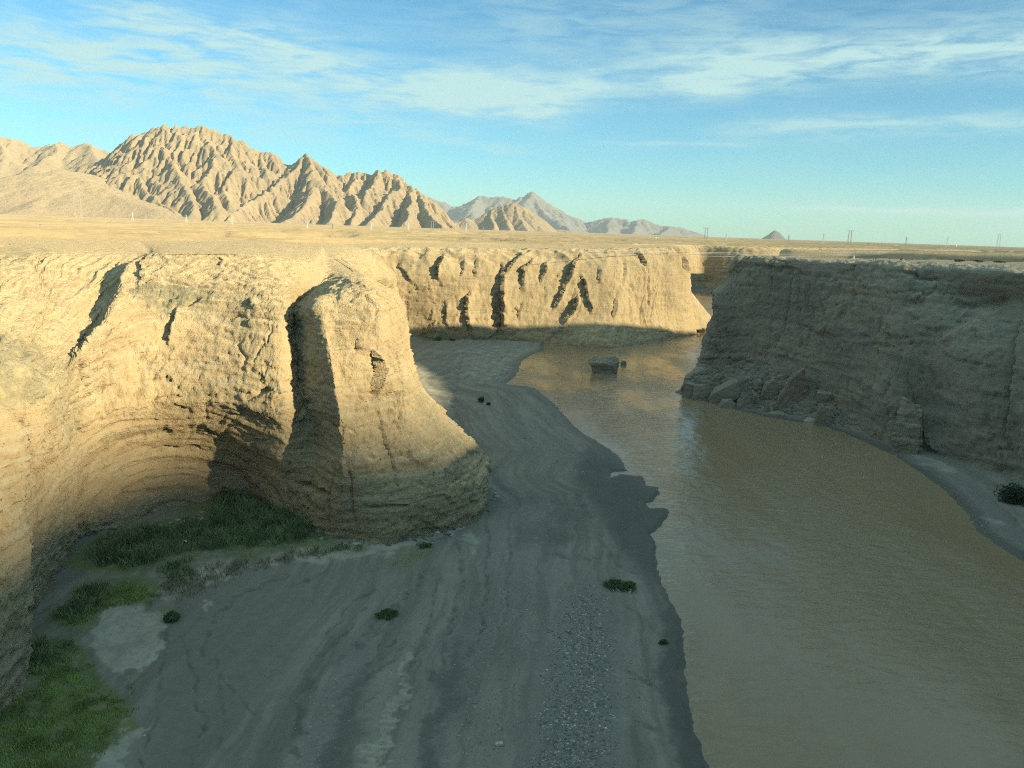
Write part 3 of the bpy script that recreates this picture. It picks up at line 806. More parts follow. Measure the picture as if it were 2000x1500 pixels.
carve_far = [
    ([(866, 497), (858, 515), (856, 545)], 7, 5.0), ([(905, 508), (899, 538)], 6, 1.6), ([(935, 508), (926, 540)], 6, 2.2),
    ([(916, 570), (906, 600), (914, 630), (922, 660)], 6, 4.0), ([(1022, 494), (1000, 515), (982, 535)], 7, 4.4),
    ([(982, 522), (979, 580), (980, 630), (978, 668)], 8, 5.2), ([(1040, 505), (1022, 525), (1019, 560)], 6, 3.2),
    ([(1068, 508), (1057, 552)], 6, 2.6), ([(1134, 497), (1114, 525), (1110, 550)], 7, 4.2), ([(1113, 540), (1094, 572), (1083, 606)], 6, 3.4),
    ([(1136, 540), (1148, 572), (1153, 608)], 6, 3.5), ([(1130, 582), (1116, 606), (1100, 634)], 12, 4.5),
    ([(1203, 580), (1199, 622)], 4, 2.0), ([(1243, 490), (1258, 520)], 8, 3.0), ([(1332, 504), (1341, 530)], 6, 2.5), ([(1166, 520), (1172, 552)], 6, 1.4),
    ([(776, 515), (800, 550)], 6, 1.4), ([(1222, 505), (1218, 550)], 6, 1.2), 
    ([(1265, 535), (1268, 605)], 5, 1.0), 
    ([(1085, 578), (1130, 578), (1190, 580)], 3, 0.8), ([(960, 638), (1000, 634)], 5, 1.6), ([(1010, 596), (1014, 625)], 4, 1.2), ([(868, 590), (872, 640)], 5, 1.2),
]
P = loft('cliff', cF, 0.0018, 0.0018, M_cliff, rock_disp(1.25, 0.8, carve_far, top=(5.6, 7.4), rillf=0.16, rilla=0.75))
structure(grid_mesh('river_bend_cliff', P, M_cliff))
P = loft('cliff', cB, 0.006, 0.004, M_right, rock_disp(1.6, 0.4, top=(4.6, 6.0), levels=8))
structure(grid_mesh('side_canyon_cliff', P, M_cliff))
carve_right = [
    ([(1405, 560), (1402, 600), (1400, 630)], 12, 3.0), ([(1425, 690), (1428, 720), (1420, 745)], 5, 1.2), ([(1592, 545), (1580, 580), (1577, 620)], 6, 1.2),
    ([(1740, 790), (1735, 860)], 5, 1.0), ([(1800, 800), (1810, 860), (1830, 885)], 26, 3.2), ([(1995, 620), (1985, 720), (1975, 830), (1960, 870)], 9, 2.2),
    ([(1665, 670), (1720, 675), (1765, 682)], 4, 1.0), ([(1850, 700), (1920, 712), (1985, 730)], 4, 0.9), ([(1765, 685), (1750, 740)], 5, 0.9),
    ([(1780, 578), (1770, 590)], 5, 1.0), ([(1800, 578), (1795, 590)], 5, 1.0), ([(1860, 570), (1880, 600), (1930, 600), (1990, 570)], 14, 1.6),
    ([(1470, 520), (1550, 528), (1600, 545)], 6, 1.0), ([(1930, 870), (1960, 880), (2000, 890)], 5, 0.9),
    ([(1760, 530), (1800, 545), (1850, 552)], 8, 1.0), ([(1640, 545), (1690, 552)], 4, 0.9), ([(1680, 655), (1700, 658)], 4, 0.8),
]
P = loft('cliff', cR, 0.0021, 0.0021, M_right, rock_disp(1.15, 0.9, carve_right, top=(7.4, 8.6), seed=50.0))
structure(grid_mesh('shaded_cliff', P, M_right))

# ------------------------------------------------------------------ mountains: tent of ridges, worn down by streams
def erode(h, cell, iters, k, base, m=0.45):
    ny, nx = h.shape
    offs = [(-1, -1), (-1, 0), (-1, 1), (0, -1), (0, 1), (1, -1), (1, 0), (1, 1)]
    ids = np.arange(nx * ny).reshape(ny, nx)
    for it in range(iters):
        hp = np.pad(h, 1, constant_values=1e9)
        best = np.zeros_like(h)
        rec = ids.copy()
        dist = np.ones_like(h)
        for dy, dx in offs:
            nb = hp[1 + dy:1 + dy + ny, 1 + dx:1 + dx + nx]
            L = cell * math.hypot(dx, dy)
            s = (h - nb) / L
            b = s > best
            best = np.where(b, s, best)
            rec = np.where(b, ids + dy * nx + dx, rec)
            dist = np.where(b, L, dist)
        order = np.argsort(-h, axis=None)
        A = [cell * cell] * (nx * ny)
        rl = rec.ravel().tolist()
        for i in order.tolist():
            r = rl[i]
            if r != i:
                A[r] += A[i]
        Fk = (k * np.power(np.array(A), m) / dist.ravel()).tolist()
        hl = h.ravel().tolist()
        for i in order[::-1].tolist():
            r = rl[i]
            if r != i and hl[i] > base:
                f = Fk[i]
                hn = (hl[i] + f * hl[r]) / (1 + f)
                hl[i] = hn
        h = np.array(hl).reshape(ny, nx)
        # scree: soften the steepest bits
        lap = (np.roll(h, 1, 0) + np.roll(h, -1, 0) + np.roll(h, 1, 1) + np.roll(h, -1, 1)) / 4 - h
        lap[0], lap[-1], lap[:, 0], lap[:, -1] = 0, 0, 0, 0
        h = h + 0.025 * lap
    return h


def mountain(name, ridges, x0, x1, y0, y1, cell, slope, mat, iters=14, k=0.03, rough=18.0, nscale=1.0, base=33.0, concave=0.0, warp=60.0, gain=1.0):
    xs = np.arange(x0, x1, cell)
    ys = np.arange(y0, y1, cell)
    X, Y = np.meshgrid(xs, ys)
    n1 = fbm(X * 0.0016 * nscale, Y * 0.0016 * nscale, 0 * X + 1, 4)
    n2 = fbm(X * 0.0016 * nscale, Y * 0.0016 * nscale, 0 * X + 30, 4)
    Xw, Yw = X + n1 * warp / nscale, Y + n2 * warp / nscale
    h = np.full(X.shape, -1e9)
    for rd in ridges:
        sl = slope
        if isinstance(rd, tuple):
            sl, rd = rd
        pts = [np.array(p[1:], float) if p[0] == 'w' else PY(*p) for p in rd]
        for a, b in zip(pts[:-1], pts[1:]):
            d = b[:2] - a[:2]
            L = d @ d + 1e-9
            t = np.clip(((Xw - a[0]) * d[0] + (Yw - a[1]) * d[1]) / L, 0, 1)
            dist = np.hypot(Xw - a[0] - t * d[0], Yw - a[1] - t * d[1])
            zc = a[2] + (b[2] - a[2]) * t
            h = np.maximum(h, zc - sl * dist + concave * dist * dist / 1000.0 * (dist < 500 * sl / max(concave, 1e-6)))
    up = np.clip((h - base) / 120.0, 0, 1)
    h = h + up * rough * (0.8 * fbm(X * 0.006 * nscale, Y * 0.006 * nscale, 0 * X + 4, 5, gain=0.6))
    h = h + up * rough * 0.30 * perlin(X * 0.05 * nscale, Y * 0.05 * nscale, 0 * X + 50)
    h = np.maximum(h, base - 6 + 0.5 * n1)
    h = h + up * rough * 0.7 * (ridged(X * 0.011 * nscale, Y * 0.011 * nscale, 0 * X + 3, 3) - 0.8)
    h = erode(h, cell, iters, k, base)
    h = h + np.clip((h - base) / 100.0, 0, 1) * rough * 0.28 * fbm(X * 0.03 * nscale, Y * 0.03 * nscale, 0 * X + 14, 3, gain=0.6)
    hi = np.clip((h - base - 60) / 160.0, 0, 1)
    h = h + hi * rough * 0.36 * (ridged(X * 0.017 * nscale + 3, Y * 0.017 * nscale, 0 * X + 61, 4, gain=0.6) - 0.75) * (0.4 + sstep(fbm(X * 0.003 * nscale, Y * 0.003 * nscale, 0 * X + 8, 2), -0.2, 0.4))
    h = base + (h - base) * gain
    P = np.stack([X, Y, h], -1)
    return structure(grid_mesh(name, P, mat, True, None, h > base - 4))


MAIN = [
    [(150, 345, 3900), (190, 318, 3950), (215, 303, 4000), (240, 288, 4000), (262, 275, 4000), (290, 262, 4000), (320, 250, 4000), (345, 247, 4000), (360, 252, 4000), (376, 248, 4000), (405, 258, 4000), (430, 267, 4000), (452, 272, 4020), (472, 285, 4050), (490, 299, 4080), (515, 303, 4100), (540, 306, 4100), (557, 314, 4120), (572, 326, 4120), (585, 321, 4100), (597, 308, 4100), (608, 316, 4100), (628, 332, 4120), (650, 342, 4150), (672, 337, 4180), (692, 338, 4200), (714, 350, 4200), (735, 338, 4200), (752, 343, 4200), (774, 342, 4200), (790, 352, 4200), (806, 366, 4180), (840, 398, 4100), (865, 418, 4050), (885, 434, 4000)],
    [(262, 275, 4000), (255, 320, 3800), (285, 370, 3550), (330, 412, 3300)],
    [(345, 247, 4000), (330, 300, 3800), (355, 350, 3560), (372, 408, 3280)],
    [(400, 258, 4000), (420, 300, 3820), (400, 350, 3600), (418, 400, 3320)],
    [(452, 272, 4020), (462, 320, 3830), (440, 362, 3620), (448, 392, 3450)],
    [(515, 303, 4100), (520, 345, 3850), (480, 372, 3700)],
    [(597, 308, 4100), (572, 332, 3980), (545, 352, 3850), (505, 382, 3620), (470, 402, 3450), (438, 420, 3280)],
    [(597, 308, 4100), (610, 350, 3850), (590, 390, 3600), (560, 425, 3350)],
    [(610, 350, 3850), (640, 390, 3620), (625, 430, 3380)],
    [(692, 338, 4200), (672, 370, 3950), (690, 400, 3700), (675, 432, 3450)],
    [(735, 338, 4200), (722, 362, 4000), (700, 385, 3850)],
    [(786, 352, 4200), (775, 370, 4050), (748, 395, 3820), (715, 428, 3500)],
    [(800, 362, 4200), (810, 395, 3900), (790, 430, 3550)],
    [(815, 376, 4150), (850, 415, 3800), (862, 438, 3500)],
]
mountain('mountain_range', MAIN, -3100, 50, 2950, 4700, 6.5, 0.78, M_mount, 26, 0.07, 24.0, 1.0, 32.0, 0.0, 60.0, 1.05)
mountain('left_mountains', [
    [(-260, 320, 5200), (-160, 280, 5200), (-60, 286, 5200), (0, 268, 5200), (22, 270, 5200), (45, 277, 5200), (70, 288, 5200), (100, 282, 5200), (115, 276, 5200), (135, 286, 5200), (150, 290, 5200), (166, 278, 5200), (185, 290, 5200), (207, 299, 5200), (240, 330, 5200), (300, 360, 5300)],
    [(0, 268, 5200), (10, 310, 4900), (-30, 350, 4600)], [(115, 276, 5200), (90, 305, 4950), (60, 325, 4750)], [(166, 278, 5200), (190, 310, 4900)], [(-160, 280, 5200), (-140, 330, 4800)],
], -5600, -2400, 4300, 5900, 14, 0.62, M_mount, 12, 0.03, 22.0, 0.8, 32.0)
mountain('foothill', [
    (0.30, [(-200, 338, 3700), (-60, 345, 3600), (20, 348, 3500), (70, 338, 3500), (110, 332, 3560), (150, 336, 3650), (200, 345, 3800)]),
    (0.26, [(110, 332, 3560), (180, 365, 3400), (250, 392, 3250), (310, 410, 3100)]),
    (0.26, [(20, 348, 3500), (-20, 380, 3200), (-60, 400, 3000)]),
    (0.26, [(70, 338, 3500), (90, 375, 3250), (80, 405, 2950)]),
], -3600, -1200, 2700, 4000, 10, 0.3, M_mount, 6, 0.012, 6.0, 1.5, 32.0)
mountain('striped_hill', [
    [(868, 447, 5000), (890, 434, 5100), (908, 425, 5150), (928, 430, 5200), (950, 416, 5250), (966, 408, 5300), (985, 403, 5300), (1000, 402, 5300), (1010, 397, 5300), (1022, 408, 5300), (1034, 420, 5300), (1060, 436, 5300), (1085, 448, 5250), (1105, 448, 5250), (1125, 457, 5200)],
    [(966, 408, 5300), (960, 425, 5150), (965, 443, 4950)], [(985, 403, 5300), (990, 425, 5120), (1000, 447, 4900)], [(1010, 397, 5300), (1016, 425, 5120), (1030, 450, 4900)], [(1034, 420, 5300), (1050, 440, 5100)],
], -800, 650, 4500, 5800, 7, 0.62, M_mount, 10, 0.035, 9.0, 1.6, 32.0)
mountain('far_mountains', [
    [(800, 400, 13000), (838, 388, 13000), (862, 394, 13000), (880, 402, 13000), (905, 401, 13000), (918, 394, 13000), (936, 383, 13000), (955, 384, 13000), (975, 385, 13000), (1000, 388, 13000), (1015, 385, 13000), (1028, 378, 13000), (1041, 376, 13000), (1056, 383, 13000), (1075, 397, 13000), (1092, 411, 13000), (1120, 420, 13000), (1145, 429, 13000), (1162, 434, 13000), (1180, 427, 12800), (1196, 424, 12800), (1215, 428, 12800), (1240, 431, 12800), (1258, 431, 12800), (1280, 437, 12800), (1300, 442, 12800), (1318, 441, 12800), (1345, 448, 12800), (1378, 459, 12800)],
    [(936, 383, 13000), (925, 410, 12200), (915, 440, 11500)], [(1041, 376, 13000), (1030, 405, 12300), (1045, 440, 11600)], [(1041, 376, 13000), (1085, 425, 12200), (1110, 447, 11600)],
    [(1196, 424, 12800), (1185, 440, 12300), (1180, 452, 11900)], [(1240, 431, 12800), (1235, 452, 12000)], [(1312, 441, 12800), (1295, 456, 12100)],
], -2400, 3900, 11000, 14500, 26, 0.55, M_far, 12, 0.05, 40.0, 0.45, 25.0)
mountain('far_butte', [[(1496, 463, 9000), (1505, 454, 9000), (1513, 450, 9000), (1521, 453, 9000), (1530, 461, 9000), (1536, 465, 9000)]], 2700, 3700, 8600, 9400, 10, 0.75, M_far, 6, 0.03, 14.0, 2.0, 27.0)

def sunside(s_, p_, z_):
    return ('w', SUN_DIR[0] / math.cos(SUN_EL) * s_ - SUN_DIR[1] / math.cos(SUN_EL) * p_, SUN_DIR[1] / math.cos(SUN_EL) * s_ + SUN_DIR[0] / math.cos(SUN_EL) * p_, z_)


TE = math.tan(SUN_EL)
mountain('added_shadow_mountain', [  # unseen mountain, added to throw the soft shadow on the left cliff
    [sunside(835, 80, 14 + 900 * TE), sunside(835, 66, 17 + 900 * TE), sunside(835, 35, 18.5 + 900 * TE), sunside(840, -40, 27 + 900 * TE), sunside(860, -160, 60 + 900 * TE), sunside(900, -400, 150 + 900 * TE)],
], 150, 1500, -1100, 250, 10, 0.72, M_mount, 2, 0.004, 2.0, 1.0, 33.0, 0.0, 0.0)

# ------------------------------------------------------------------ river bed and river
SHORE_L = [('w', 12, -60), ('w', 14, 30), (1392, 1530), (1385, 1500), (1362, 1440), (1350, 1395), (1340, 1330), (1337, 1270), (1334, 1225), (1316, 1185), (1300, 1150), (1286, 1125), (1283, 1085), (1280, 1060), (1271, 1045), (1284, 1032), (1303, 1013), (1309, 998), (1298, 992), (1270, 992), (1261, 984), (1275, 980), (1290, 966), (1284, 952), (1262, 948), (1256, 930), (1230, 928), (1212, 926), (1190, 934), (1196, 922), (1225, 920), (1218, 905), (1212, 893), (1190, 876), (1160, 858), (1138, 845), (1118, 828), (1100, 808), (1080, 786), (1060, 770), (1046, 758), (1022, 754), (998, 752), (988, 750), (1008, 734), (1016, 718), (1018, 706), (1040, 692), (1060, 685), (1063, 678), (1062, 672)]
SHORE_R = [(1500, 815), (1545, 822), (1600, 830), (1650, 846), (1700, 868), (1750, 892), (1800, 925), (1850, 962), (1890, 1005), (1905, 1035), (1940, 1060), (2000, 1097), ('w', 66, 80), ('w', 58, 40), ('w', 54, -60)]


def shore_w(L):
    return [(p[1], p[2]) if p[0] == 'w' else tuple(PZ(p[0], p[1], 0.0)[:2]) for p in L]


RIVER = shore_w(SHORE_L) + [(20, 285), (60, 310), (80, 350), (110, 480), (122, 540), (150, 572), (185, 560), (160, 500), (130, 420), (118, 330), (112, 262), (75, 224), (50, 205), (42, 190), (52, 174)] + shore_w(SHORE_R)


def bed_height(x, y):
    wob = 0.35 * fbm(x * 0.5, y * 0.5, 0 * x + 3, 3) + 0.12 * perlin(x * 2.2, y * 2.2, 0 * x)
    d = sdf(x, y, RIVER) + wob * sstep(y, 20, 60)
    z = np.where(d < 0, np.maximum(d * 0.5, -1.6), 0.26 * sstep(d, 0, 0.9) + 0.016 * np.clip(d, 0, 60) + 0.03 * d.clip(0, 0.5))
    land = sstep(d, 0.6, 3.0)
    # long furrows and low bars that follow the river
    fl = fbm(d * 0.22 + 0.6 * perlin(x * 0.03, y * 0.03, 0 * x), y * 0.022, 0 * x + 8, 4)
    z = z + land * (0.16 * fl + 0.08 * fbm(x * 0.25, y * 0.25, 0 * x + 2, 4) + 0.02 * fbm(x * 1.7, y * 1.7, 0 * x + 6, 3))
    rip = fbm(d * 0.9 + 2.0 * perlin(x * 0.05, y * 0.05, 0 * x + 4), y * 0.06, 0 * x + 18, 3)
    z = z + land * 0.03 * rip
    return z, d


ZP = {
    'pale': [
        ([(175, 1240), (215, 1195), (265, 1187), (320, 1200), (328, 1235), (318, 1270), (290, 1300), (250, 1330), (222, 1320), (195, 1290), (180, 1270)], 14, 1.0),
        ([(180, 1500), (205, 1430), (240, 1412), (285, 1412), (270, 1450), (235, 1500), (215, 1560), (170, 1560)], 10, 1.0),
        ([(300, 1135), (390, 1110), (470, 1090), (640, 1062), (760, 1052), (860, 1036), (868, 1050), (760, 1080), (640, 1098), (500, 1110), (430, 1140), (360, 1170), (320, 1180)], 12, 0.75),
        ([(640, 1062), (760, 1058), (900, 1022), (930, 1002), (905, 1035), (820, 1062), (700, 1085)], 8, 0.9),
        ([(820, 690), (890, 680), (1055, 676), (1010, 715), (1000, 735), (990, 752), (960, 742), (890, 745), (880, 800), (850, 790), (825, 740)], 14, 0.42),
        ([(915, 1025), (935, 1060), (925, 1085), (912, 1065)], 8, 0.7), ([(985, 1040), (1000, 1100), (1003, 1140), (990, 1120)], 8, 0.4),
        ([(800, 1270), (808, 1275), (770, 1400), (745, 1490), (735, 1560), (700, 1560), (715, 1490), (748, 1390)], 7, 0.85),
        ([(400, 1175), (415, 1180), (405, 1205), (398, 1195)], 5, 0.8),
        ([(1740, 868), (1780, 880), (1830, 895), (1880, 915), (1860, 920), (1800, 905), (1740, 880)], 8, 0.5),
        ([(1920, 1000), (1960, 1012), (1950, 1018), (1915, 1006)], 5, 0.6),
    ],
    'gravel': [
        ([(1090, 1150), (1150, 1110), (1195, 1160), (1205, 1250), (1212, 1350), (1218, 1560), (1000, 1560), (1015, 1480), (1055, 1330), (1075, 1230)], 22, 1.0),
        ([(880, 1250), (930, 1180), (960, 1200), (900, 1400), (860, 1560), (780, 1560), (830, 1400)], 30, 0.75),
        ([(600, 1450), (680, 1250), (720, 1260), (690, 1420), (660, 1560), (590, 1560)], 30, 0.7),
        ([(1000, 800), (1120, 860), (1180, 900), (1160, 940), (1040, 880), (960, 850)], 40, 0.45),
        ([(1720, 872), (1800, 895), (1900, 940), (1960, 1000), (2000, 1040), (2000, 1090), (1900, 1000), (1820, 930)], 20, 0.8),
        ([(950, 1000), (1060, 1000), (1120, 1120), (1000, 1250), (960, 1150)], 50, 0.4),
    ],
    'green': [
        ([(120, 1100), (210, 1045), (300, 1030), (400, 975), (480, 975), (560, 1005), (650, 1040), (640, 1062), (560, 1078), (470, 1088), (400, 1090), (330, 1105), (270, 1130), (200, 1125), (140, 1120)], 16, 1.0),
        ([(90, 1210), (150, 1150), (250, 1135), (320, 1140), (290, 1180), (200, 1200), (160, 1235), (90, 1235)], 16, 0.8),
        ([(-40, 1400), (50, 1340), (60, 1262), (140, 1255), (180, 1290), (205, 1340), (255, 1385), (235, 1440), (170, 1500), (120, 1560), (-80, 1560)], 18, 1.0),
        ([(300, 1110), (375, 1095), (380, 1140), (330, 1160)], 14, 0.5), ([(310, 1185), (350, 1195), (345, 1225), (318, 1222)], 8, 0.6),
        ([(740, 1095), (850, 1062), (845, 1080), (760, 1110)], 12, 0.5), ([(820, 660), (890, 655), (900, 662), (830, 668)], 5, 0.8),
        ([(640, 1060), (730, 1062), (700, 1078), (600, 1078)], 8, 0.5),
    ],
    'brown': [
        ([(420, 1150), (520, 1120), (620, 1140), (560, 1300), (440, 1400), (330, 1560), (260, 1560), (330, 1300)], 60, 0.8),
        ([(640, 1120), (740, 1090), (850, 1080), (700, 1180)], 40, 0.4),
    ],
    'dark': [
        ([(1310, 1170), (1335, 1225), (1338, 1320), (1352, 1400), (1385, 1500), (1395, 1560), (1360, 1560), (1330, 1440), (1290, 1350), (1300, 1250)], 22, 0.8),
        ([(690, 1330), (720, 1300), (700, 1500), (650, 1560), (600, 1560)], 26, 0.5),
        ([(870, 1300), (905, 1250), (900, 1330), (850, 1480), (830, 1560), (780, 1560), (830, 1430)], 20, 0.6),
        ([(1150, 870), (1215, 905), (1260, 935), (1295, 965), (1312, 1000), (1275, 1060), (1285, 1120), (1240, 1100), (1180, 1010), (1120, 930)], 40, 0.85), ([(1000, 1030), (1060, 1015), (1115, 1040), (1085, 1065), (1020, 1062)], 26, 0.5), ([(960, 990), (1010, 950), (1100, 960), (1180, 1000), (1160, 1040), (1060, 1000)], 40, 0.45),
        ([(820, 690), (880, 690), (900, 720), (880, 760), (840, 720)], 10, 0.3),
    ],
}


RUTS = [
    ([(690, 1262), (730, 1220), (790, 1165), (840, 1110)], 7), ([(650, 1296), (700, 1262), (745, 1225)], 8), ([(672, 1318), (730, 1290), (770, 1250)], 6), ([(690, 1352), (742, 1318), (800, 1240)], 9), ([(705, 1385), (740, 1350)], 7), ([(620, 1280), (680, 1235), (720, 1190)], 5),
    ([(332, 1232), (320, 1300), (304, 1390), (286, 1470), (268, 1560)], 5), ([(352, 1250), (385, 1330), (392, 1420), (372, 1520)], 6), ([(420, 1290), (440, 1360), (425, 1460)], 5), ([(440, 1330), (520, 1420)], 4),
    ([(948, 990), (952, 1080), (945, 1180), (930, 1240), (905, 1300)], 6), ([(990, 1010), (1000, 1090), (985, 1180)], 4), ([(895, 1060), (905, 1130), (880, 1230), (850, 1330)], 7), ([(860, 1120), (840, 1220), (800, 1310)], 5),
    ([(470, 1165), (420, 1210), (395, 1280)], 5), ([(560, 1125), (480, 1160), (440, 1200)], 4), ([(640, 1120), (560, 1150)], 4), ([(730, 1150), (680, 1180), (640, 1240)], 5), ([(780, 1180), (740, 1260)], 4),
    ([(600, 1330), (585, 1400), (575, 1470)], 14), ([(880, 1320), (850, 1420), (820, 1530)], 10), ([(1010, 960), (1100, 985), (1180, 975)], 4), ([(1030, 1000), (1130, 1010), (1220, 1000)], 5), ([(1080, 1080), (1160, 1090), (1240, 1060)], 4),
    ([(1120, 960), (1200, 985), (1260, 970)], 4), ([(1180, 1060), (1210, 1100), (1260, 1120)], 5), ([(1230, 1180), (1290, 1230), (1310, 1290)], 5), ([(1220, 1300), (1280, 1330), (1315, 1380)], 6), ([(1240, 1400), (1300, 1420), (1330, 1480)], 7),
    ([(905, 690), (895, 730), (885, 790), (920, 850), (940, 900)], 7), ([(830, 740), (870, 730), (900, 710)], 4), ([(960, 735), (1000, 720), (1040, 700)], 3), ([(840, 700), (880, 692), (960, 690)], 3),
]


def build_bed():
    ang = np.radians(np.linspace(52, 7.1, 500))
    Ys = np.concatenate([np.linspace(-60, 31, 22)[:-1], 40.0 / np.tan(ang), np.geomspace(325, 640, 50)])
    k = np.concatenate([np.linspace(-1.3, -0.80, 40)[:-1], np.linspace(-0.80, 0.78, 640), np.linspace(0.78, 1.4, 50)[1:]])
    Yg, K = np.meshgrid(Ys, k, indexing='ij')
    X = K * np.maximum(Yg, 45.0)
    z, d = bed_height(X, Yg)
    P = np.stack([X, Yg, z], -1)
    Q = P.copy()
    Q[..., 2] = 0.8
    px, py = proj(Q)
    wob = (20 * fbm(X * 0.22, Yg * 0.22, 0 * X + 11, 4, gain=0.62) + 7 * fbm(X * 1.6, Yg * 1.6, 0 * X + 31, 3)) * (70 / np.maximum(Yg, 40))
    attrs = {}
    for nm, polys in ZP.items():
        v = np.zeros(X.shape)
        for poly, w, amt in polys:
            s = sdf(px + wob, py + wob * 0.7, poly)
            v = np.maximum(v, amt * (1 - sstep(s, -w * 0.5, w * 0.8)))
        attrs[nm] = v
    rut = np.zeros(X.shape)
    for poly, w in RUTS:
        rut = np.maximum(rut, (1 - sstep(seg_dist(px + wob * 0.5, py + wob * 0.3, poly), w * 0.25, w)) * (0.55 + 0.45 * np.clip(2 * perlin(X * 0.7, Yg * 0.7, 0 * X), -1, 1)))
    P[..., 2] -= 0.10 * rut * np.clip(Yg / 80, 0.5, 2)
    attrs['dark'] = np.maximum(attrs['dark'], 0.75 * rut)
    attrs['wet'] = 1 - sstep(d, 0.1, 3.6)
    attrs['shore'] = d
    # bulldozer track: raised ladder of tread bars
    tr = attrs['pale'] * inside(px, py, [(690, 1250), (830, 1250), (780, 1560), (680, 1560)])
    bars = np.sin(Yg * 2 * math.pi / 0.75 + X * 0.8)
    P[..., 2] += 0.06 * tr * bars
    keep = (d > -3.5)
    return structure(grid_mesh('riverbed', P, M_bed, True, attrs, keep))


def bed_material():
    m, g, b = principled('river_sand')
    pos = g.n('ShaderNodeNewGeometry').outputs['Position']

    def at(n):
        nd = g.n('ShaderNodeAttribute')
        nd.attribute_name = n
        return nd.outputs['Fac']
    shore = at('shore')
    sxyz = g.n('ShaderNodeSeparateXYZ')
    g.put(sxyz.inputs[0], pos)
    cv = g.n('ShaderNodeCombineXYZ')
    g.put(cv.inputs[0], g.m('MULTIPLY', shore, 0.55))
    g.put(cv.inputs[1], g.m('MULTIPLY', sxyz.outputs[1], 0.035))
    streak = g.noise(cv.outputs[0], 1.0, 5, 0.66, 2.1, 0.6)
    patch = g.noise(pos, 0.12, 4, 0.6)
    grit = g.noise(pos, 6.0, 3, 0.75)
    mid = g.noise(pos, 1.2, 5, 0.68)
    c = g.mix(g.smooth(streak, 0.34, 0.64), (0.19, 0.178, 0.14), (0.295, 0.275, 0.22))
    c = g.mix(g.m('MULTIPLY', g.smooth(patch, 0.45, 0.7), 0.45), c, (0.20, 0.185, 0.15))
    c = g.mix(at('brown'), c, g.mix(g.smooth(mid, 0.3, 0.7), (0.245, 0.225, 0.18), (0.205, 0.185, 0.15)))
    c = g.mix(g.m('MULTIPLY', at('gravel'), g.smooth(mid, 0.3, 0.55)), c, (0.225, 0.215, 0.185))
    sp = g.m('MULTIPLY', g.smooth(grit, 0.60, 0.72), g.m('MULTIPLY_ADD', at('gravel'), 0.7, 0.12))
    c = g.mix(sp, c, (0.50, 0.50, 0.46))
    sp2 = g.m('MULTIPLY', g.smooth(grit, 0.42, 0.30), g.m('MULTIPLY_ADD', at('gravel'), 0.6, 0.15))
    c = g.mix(sp2, c, (0.10, 0.105, 0.10))
    crack = mid
    pm = g.smooth(g.m('ADD', at('pale'), g.m('ADD', g.m('MULTIPLY', g.m('SUBTRACT', crack, 0.5), 1.6), g.m('MULTIPLY', g.m('SUBTRACT', g.noise(pos, 0.33, 3, 0.6), 0.5), 2.2))), 0.15, 1.05)
    pm = g.m('MULTIPLY', pm, g.smooth(at('pale'), 0.02, 0.3))
    c = g.mix(pm, c, g.mix(g.smooth(mid, 0.35, 0.65), (0.46, 0.42, 0.33), (0.34, 0.315, 0.25)))
    gm = g.m('MULTIPLY', at('green'), g.smooth(mid, 0.30, 0.52))
    c = g.mix(gm, c, g.mix(g.smooth(patch, 0.4, 0.6), (0.14, 0.165, 0.07), (0.20, 0.22, 0.09)))
    c = g.mix(g.m('MULTIPLY', at('dark'), g.smooth(g.m('ADD', mid, g.m('MULTIPLY', at('dark'), 0.2)), 0.35, 0.6)), c, (0.115, 0.12, 0.10))
    c = g.mix(g.m('MULTIPLY', at('wet'), 0.75), c, (0.10, 0.10, 0.08))
    g.put(b.inputs['Base Color'], c)
    g.put(b.inputs['Roughness'], g.m('MULTIPLY_ADD', at('wet'), -0.45, 0.95))
    n = bump(g, g.m('ADD', g.m('MULTIPLY', streak, 0.35), g.m('ADD', g.m('MULTIPLY', mid, 0.5), g.m('MULTIPLY', grit, 0.18))), 0.7, 0.22)
    g.put(b.inputs['Normal'], n)
    return m


M_bed = bed_material()
build_bed()


def water_material():
    m, g, b = principled('muddy_water')
    pos = g.n('ShaderNodeNewGeometry').outputs['Position']
    a = g.noise(g.mapping(pos, (0.03, 0.012, 1)), 1.0, 4, 0.6)
    c = g.mix(g.smooth(a, 0.35, 0.65), (0.30, 0.218, 0.122), (0.335, 0.25, 0.148))
    g.put(b.inputs['Base Color'], c)
    b.inputs['Roughness'].default_value = 0.06
    b.inputs['IOR'].default_value = 1.45
    b.inputs['Specular IOR Level'].default_value = 0.5
    calm = g.smooth(g.noise(g.mapping(pos, (0.05, 0.022, 1), (0, 0, 0.4)), 1.0, 4, 0.6), 0.38, 0.62)
    w1 = g.noise(g.mapping(pos, (0.34, 0.75, 1), (0, 0, 0.25)), 1.0, 4, 0.55, 2.0, 0.7)
    w2 = g.noise(g.mapping(pos, (2.0, 3.6, 1), (0, 0, -0.3)), 1.0, 3, 0.6, 2.0, 0.5)
    n = bump(g, g.m('MULTIPLY', w1, g.m('MULTIPLY_ADD', calm, 0.8, 0.10)), 0.75, 0.65)
    n = bump(g, g.m('MULTIPLY', w2, g.m('MULTIPLY_ADD', calm, 0.8, 0.25)), 0.5, 0.14, n)
    g.put(b.inputs['Normal'], n)
    return m


M_water = water_material()
wx, wy = np.meshgrid(np.linspace(-60, 260, 60), np.linspace(-60, 640, 130))
structure(grid_mesh('river', np.stack([wx, wy, 0 * wx], -1), M_water))

